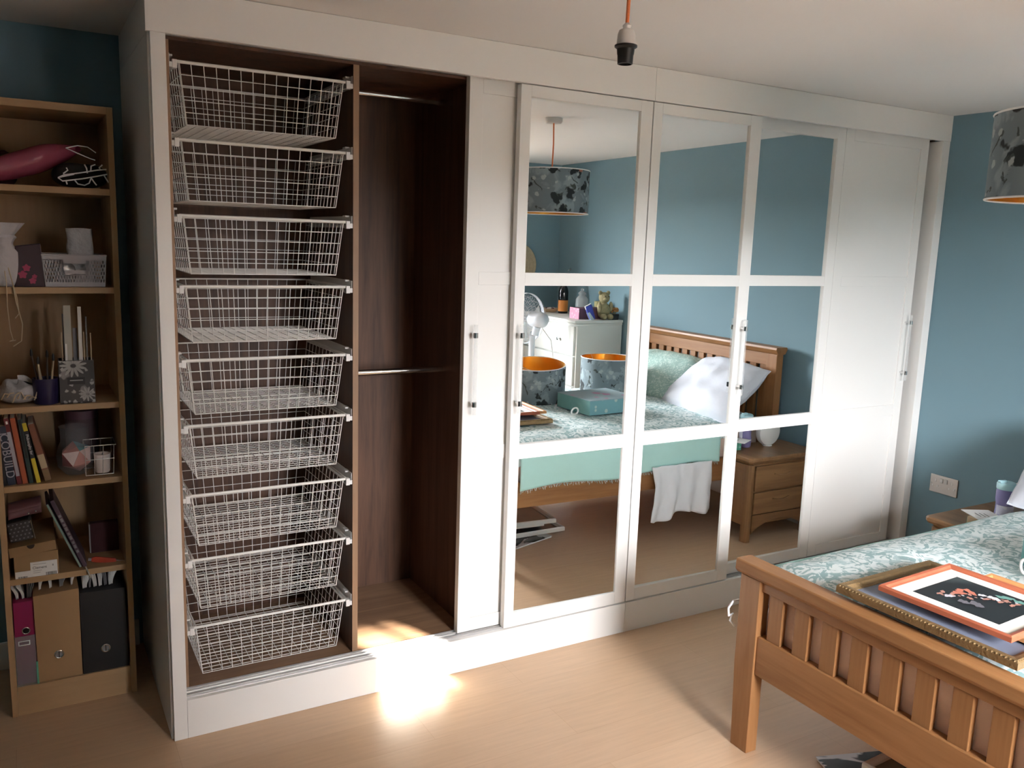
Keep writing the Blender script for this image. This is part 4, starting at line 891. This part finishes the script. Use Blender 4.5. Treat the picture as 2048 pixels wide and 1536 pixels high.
# glass bowl with a folded paper ball, wire basket with a candle
t = put('glass_bowl', 'round clear glass bowl behind the books on the fourth shelf', 'bowl', -.232, SH[3], YF+.085)
M['bowl_glass'] = clear('thin_bowl_glass', (.86, .88, .9), .10, .05)
MB().lathe([(.001, .001), (.035, .002), (.058, .03), (.062, .07), (.054, .10), (.046, .12), (.046, .165), (.050, .172)], n=36, caps=False).build('bowl_body', 'bowl_glass', t, world=False)
t = put('paper_ball', 'folded paper polyhedron in pink white and teal on the shelf', 'ornament', -.230, SH[3]+.012, YF+.015)
for n_, c_ in (('o_pink', (.52, .27, .24)), ('o_white', (.72, .58, .56)), ('o_teal', (.16, .33, .36)), ('o_rose', (.36, .10, .10))): M[n_] = mat(n_, c_, .7, var=.1, vscale=40)
ph = (1+5**.5)/2; iv = [Vector(v).normalized() for v in ((-1, ph, 0), (1, ph, 0), (-1, -ph, 0), (1, -ph, 0), (0, -1, ph), (0, 1, ph), (0, -1, -ph), (0, 1, -ph), (ph, 0, -1), (ph, 0, 1), (-ph, 0, -1), (-ph, 0, 1))]
fi = ((0, 11, 5), (0, 5, 1), (0, 1, 7), (0, 7, 10), (0, 10, 11), (1, 5, 9), (5, 11, 4), (11, 10, 2), (10, 7, 6), (7, 1, 8), (3, 9, 4), (3, 4, 2), (3, 2, 6), (3, 6, 8), (3, 8, 9), (4, 9, 5), (2, 4, 11), (6, 2, 10), (8, 6, 7), (9, 8, 1))
rot = Matrix.Rotation(.5, 3, 'X') @ Matrix.Rotation(.3, 3, 'Z')
for k, f in enumerate(fi):
    P_ = [rot @ iv[i]*.056 for i in f]; c = sum(P_, Vector())/3; P_ = [c+(p-c)*.985+Vector((0, .045, .056)) for p in P_]
    MB().add(P_+[p*.98+Vector((0, .045, .056))*.02 for p in P_], [(0, 1, 2), (5, 4, 3), (0, 3, 4, 1), (1, 4, 5, 2), (2, 5, 3, 0)]).build('paper_facet', ('o_pink', 'o_white', 'o_teal', 'o_rose')[(k*7+k//3) % 4], t, world=False)
t = put('wire_tray', 'small square wire basket at the right end of the fourth shelf', 'basket', -.155, SH[3], YF+.005)
g = MB()
for z, e in ((.112, .0), (.062, -.006), (.006, -.012)):
    g.tube([(-.050-e*0, 0-e*.3, z), (.048+e, 0-e*.3, z), (.048+e, .11, z), (-.050, .11, z)], .0016, 6, closed=True)
for x in (-.050, -.022, .008, .042): g.tube([(x, 0, .112), (x-.004*(x > 0), .004, .006), (x-.004*(x > 0), .106, .006), (x, .11, .112)], .0012, 5)
g.build('wire_frame', 'steel', t, world=False)
M['candle_cream'] = mat('cream_candle', (.74, .64, .58), .6, var=.06)
t = put('candle', 'small cream candle cup inside the square wire basket', 'candle', -.150, SH[3]+.009, YF+.035)
MB().lathe([(.001, .0), (.021, .0), (.024, .004), (.027, .066), (.025, .067), (.023, .058), (.001, .057)], n=26).build('candle_cup', 'candle_cream', t, world=False); MB().tube([(0, 0, .057), (.001, 0, .070)], .001, 5).build('wick', 'black', t, world=False)
M['dusk'] = mat('dusky_mauve_card', (.10, .06, .065), .8, var=.1)
t = put('candle_jar', 'dusky lidded jar in shadow at the back of the fourth shelf', 'jar', -.200, SH[3], YF+.25)
MB().lathe([(.001, .001), (.05, .001), (.055, .01), (.055, .17), (.001, .17)], n=26).build('jar_body', 'dusk', t, world=False); MB().lathe([(.057, .17), (.057, .20), (.001, .205)], n=26).build('jar_lid', 'plum', t, world=False)
# --- fifth compartment
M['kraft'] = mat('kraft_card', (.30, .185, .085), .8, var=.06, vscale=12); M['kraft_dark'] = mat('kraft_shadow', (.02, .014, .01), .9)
t = put('shoe_box', 'kraft shoe box with a white barcode label jutting over the shelf', 'box', -.372, SH[4], YF-.014)
B(-.068, .066, 0, .26, .0005, .085).build('box_body', 'kraft', t, world=False, bevel=.001)
lx = XF((0, 0, .0), 0, -2, 0)
MB().box(-.072, .070, -.006, .264, .084, .118).build('box_lid', 'kraft', t, world=False, bevel=.001, xf=XF((0, 0, .001), 0, -5, 0))
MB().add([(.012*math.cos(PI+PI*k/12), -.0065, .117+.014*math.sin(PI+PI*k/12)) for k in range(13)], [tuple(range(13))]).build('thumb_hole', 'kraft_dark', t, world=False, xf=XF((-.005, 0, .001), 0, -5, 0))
lb_ = B(-.020, .062, -.0012, -.0004, -.006, .052).build('box_label', 'white_paper', t, world=False); l2 = B(-.066, -.020, -.0012, -.0004, -.010, .024).build('box_label', 'white_paper', t, world=False)
random.seed(9)
for par, xa, xb, za, zb in ((lb_, .026, .058, -.002, .011), (l2, -.058, -.030, -.006, .006)):
    x = xa; m = MB()
    while x < xb: w_ = random.uniform(.0008, .002); m.box(x, min(xb, x+w_), -.0016, -.0012, za, zb); x += w_+random.uniform(.0007, .0014)
    m.build('barcode', 'black', par, world=False)
def lt(s_, x, z, size, par): 
    o = text(s_, 'label_text', 'black', par, Matrix.Identity(4), size, .0002, 'LEFT'); o.matrix_parent_inverse = Matrix.Identity(4); o.matrix_basis = Matrix.Translation((x, -.0015, z)) @ Matrix.Rotation(PI/2, 4, 'X')
lt('Clement', -.014, .031, .0125, lb_); lt('8', .046, .034, .009, lb_)
for z_, a, b in ((.043, -.012, .028), (.020, -.012, .014), (.013, -.012, .010)): B(a, b, -.0015, -.0012, z_, z_+.0012).build('label_line', 'steel_grey', lb_, world=False)
M['dots'] = None
M['dots'] = patterned('charcoal_cloth', (.045, .042, .042), [('n', 40, .5, .8, (.07, .066, .066), 0, 0)], .7)
t = put('dotted_purse', 'charcoal purse with pale polka dots on top of the shoe box', 'purse', -.410, SH[4]+.1255, YF-.006)
R_ = XF((0, 0, 0), 0, -7, 0)
MB().box(-.036, .036, 0, .10, .004, .074).build('purse_body', 'dots', t, world=False, bevel=.006, xf=R_)
dm = MB()
for j in range(5):
    for i in range(6):
        x = -.031+.0125*i+(.006 if j % 2 else 0); z = .014+.013*j
        if x < .034: dm.add([(x+.0028*math.cos(2*PI*k/10), -.0006, z+.0026*math.sin(2*PI*k/10)) for k in range(10)], [tuple(range(10))])
q = dm.build('polka_dots', 'steel_grey', t, world=False, xf=R_)
MB().tube([(.036, -.002, .072), (.038, -.003, .005)], .0022, 6).build('zip_edge', 'chrome', t, world=False, xf=R_)
M['mauve_leather'] = mat('mauve_leather', (.15, .065, .075), .45, var=.15)
t = put('rolled_belt', 'mauve leather belt rolled on top of the dotted purse', 'belt', -.400, SH[4]+.205, YF+.0)
def belt(u, v): a = PI*1.12+u*PI*.95; return (.047*math.cos(a)+.052*(u > .98)*0, .052+.055*math.sin(a), .0+.024*v+.012*u)
MB().grid(lambda u, v: (-.048+.10*u, .002+.004*math.sin(PI*u), .002+.024*v+.016*u), 14, 2).build('strap', 'mauve_leather', t, world=False, solid=.004)
MB().grid(lambda u, v: (-.048+.10*u, .004+.09*v, .026+.016*u+.018*math.sin(PI*v)), 12, 8).build('coil', 'mauve_leather', t, world=False, solid=.004)
for x in (.012, .034): MB().lathe([(.004, -.001), (.003, -.003), (.001, -.0035)], (x, .001, .016+.012*(x/.05)), 10, 'y').build('stud', 'chrome', t, world=False)
t = thing('photo_album', 'slim album with mint page edges leaning across the fifth shelf', 'album', (-.237, YF+.01, SH[4]+.001), 'leaning albums')
def leaner(t, th, h, d, lean, mc, mp):
    MB().box(-th/2, th/2, 0, d, 0, h).build('cover', mc, t, world=False, bevel=.001); MB().box(-th/2+.0015, th/2-.0015, -.0012, d-.003, .002, h-.002).build('page_block', mp, t, world=False)
    t.matrix_basis = Matrix.Translation(t.location) @ Matrix.Rotation(math.radians(lean), 4, 'Y')
M['mint_page'] = mat('mint_page_edge', (.22, .33, .27), .7, var=.05); M['purple_cover'] = mat('dusky_purple_cover', (.070, .042, .060), .4, var=.2, vscale=25)
leaner(t, .0085, .262, .17, -21, 'purple_cover', 'mint_page')
t = thing('hardback_book', 'dusky purple hardback leaning against the mint edged album', 'book', (-.2225, YF+.01, SH[4]+.001), 'leaning albums')
leaner(t, .0135, .272, .17, -20, 'purple_cover', 'purple_cover')
for k in range(9): MB().box(-.004, .004, -.0018, -.001, .06+.018*k, .06+.018*k+.010+.004*(k % 2)).build('spine_print', 'steel_grey', t, world=False)
M['red_plastic'] = mat('red_orange_plastic', (.40, .05, .025), .4, var=.08)
t = put('craft_knife', 'red orange craft knife handle lying on the fifth shelf', 'knife', -.160, SH[4], YF+.03)
xf = XF((0, 0, .009), 0, 9, -10)
MB().prism([(-.042, -.008), (-.030, -.011), (.036, -.008), (.042, 0), (.036, .009), (-.030, .011), (-.042, .006)], -.005, .006, 'xz').build('handle', 'red_plastic', t, world=False, bevel=.003, xf=xf)
MB().prism([(.038, -.001), (.085, -.002), (.085, .001), (.038, .004)], -.001, .001, 'xz').build('blade', 'steel', t, world=False, xf=xf); MB().box(-.052, -.040, -.003, .003, -.006, .004).build('end_cap', 'steel_grey', t, world=False, xf=xf)
t = put('dark_folder', 'dark brown folder standing at the back of the fifth shelf', 'folder', -.150, SH[4], YF+.14)
MB().box(-.045, .050, 0, .03, .001, .115).build('cover', 'maroon', t, world=False, bevel=.002); MB().box(-.049, -.044, .002, .028, .002, .112).build('spine', 'steel_grey', t, world=False)
t = put('pencil', 'short cream pencil stub poking out below the fifth shelf', 'pencil', -.222, SH[4]+.004, YF-.02)
MB().tube([(0, 0.02, .0), (.006, -.010, -.010), (.012, -.014, -.032)], (.0028, .0028, .0024), 6).build('pencil_body', 'cream_stick', t, world=False)
# --- sixth compartment: files
M['magenta'] = mat('magenta_card', (.27, .012, .085), .45, var=.05); M['kraft_file'] = mat('kraft_file_card', (.36, .22, .105), .8, var=.06, vscale=5); M['black_card'] = mat('black_card', (.009, .009, .010), .5, var=.15)
M['film'] = clear('clear_pocket_film', (.80, .83, .85), .16, .2); M['mint_plastic'] = mat('mint_plastic', (.13, .42, .30), .4, var=.06)
ZB = .107
def finger_ring(t, x, z, r_=.0135):
    MB().tube([(x+r_*math.cos(2*PI*k/24), -.002, z+r_*math.sin(2*PI*k/24)) for k in range(24)], .0026, 6, closed=True).build('finger_ring', 'chrome', t, world=False)
    MB().lathe([(r_, -.0004), (.001, -.0006)], (x, 0, z), 20, 'y').build('ring_hole', 'steel_grey', t, world=False); MB().box(x-.0015, x+.0015, -.0025, -.0008, z-r_*.9, z+r_*.9).build('ring_bar', 'black', t, world=False)
t = put('lever_arch_file', 'magenta lever arch file with a clear spine pocket', 'file', -.4215, ZB, YF+.0)
B(-.031, .031, 0, .26, 0, .305).build('cover', 'magenta', t, world=False, bevel=.002)
MB().tube([(.0115*math.cos(2*PI*k/24)+.004, -.001, .198+.0115*math.sin(2*PI*k/24)) for k in range(24)], .002, 6, closed=True).build('finger_ring', 'chrome', t, world=False); MB().lathe([(.011, -.0003), (.001, -.0005)], (.004, 0, .198), 20, 'y').build('ring_hole', 'black', t, world=False)
t = put('plastic_wallet', 'clear plastic wallet with mint edges hanging in front of the magenta file', 'wallet', -.425, ZB-.028, YF-.012)
B(-.032, .034, 0, .0012, .012, .212).build('clear_front', 'film', t, world=False)
MB().box(-.036, -.030, -.001, .003, 0, .07).box(.032, .038, -.001, .003, 0, .11).box(-.036, .038, -.001, .003, 0, .014).build('mint_edge', 'mint_plastic', t, world=False)
MB().box(-.016, .016, -.0012, 0, .178, .181).box(-.016, .016, -.0012, 0, .192, .195).box(-.018, -.015, -.0012, 0, .178, .195).box(.015, .018, -.0012, 0, .178, .195).build('label_holder', 'white_paper', t, world=False)
t = put('magazine_file', 'plain kraft card magazine file with a metal finger hole', 'magazine file', -.3185, ZB, YF-.010)
MB().prism([(-.070, 0), (.069, 0), (.070, .328), (-.072, .322)], 0, .25, 'xz').build('file_body', 'kraft_file', t, world=False, bevel=.001); finger_ring(t, -.002, .094)
t = put('magazine_file', 'black card magazine file with a metal finger hole', 'magazine file', -.171, ZB, YF-.012)
MB().prism([(-.076, 0), (.074, 0), (.072, .305), (-.076, .308)], 0, .25, 'xz').build('file_body', 'black_card', t, world=False, bevel=.001); finger_ring(t, .0, .086)
def papers(label, x, z, n, w_, h, seed):
    t = put('paper_bundle', label, 'papers', x, z, YF+.02, 'loose papers above the files'); random.seed(seed)
    for k in range(n):
        xx = (k/max(1, n-1)-.5)*w_; th = random.uniform(.006, .015); dx = random.uniform(-.016, .012); hh = h*random.uniform(.75, 1)
        m = MB()
        for q in range(4):
            o_ = (q-1.5)/4*th; m.grid(lambda u, v: (xx+o_+(dx+o_*.8)*v*v, .003+.16*u+.002*q, hh*v*(1-.06*q)), 2, 6)
        m.build('paper_stack', 'white_paper' if (k+seed) % 3 else 'steel_grey', t, world=False, solid=th/5)
papers('curled white papers sticking up out of the kraft file', -.318, ZB+.331, 4, .10, .044, 1)
papers('grey papers standing up out of the black file', -.185, ZB+.311, 6, .085, .064, 2)
papers('white papers fanning out above the magenta file', -.420, ZB+.307, 3, .036, .055, 4)
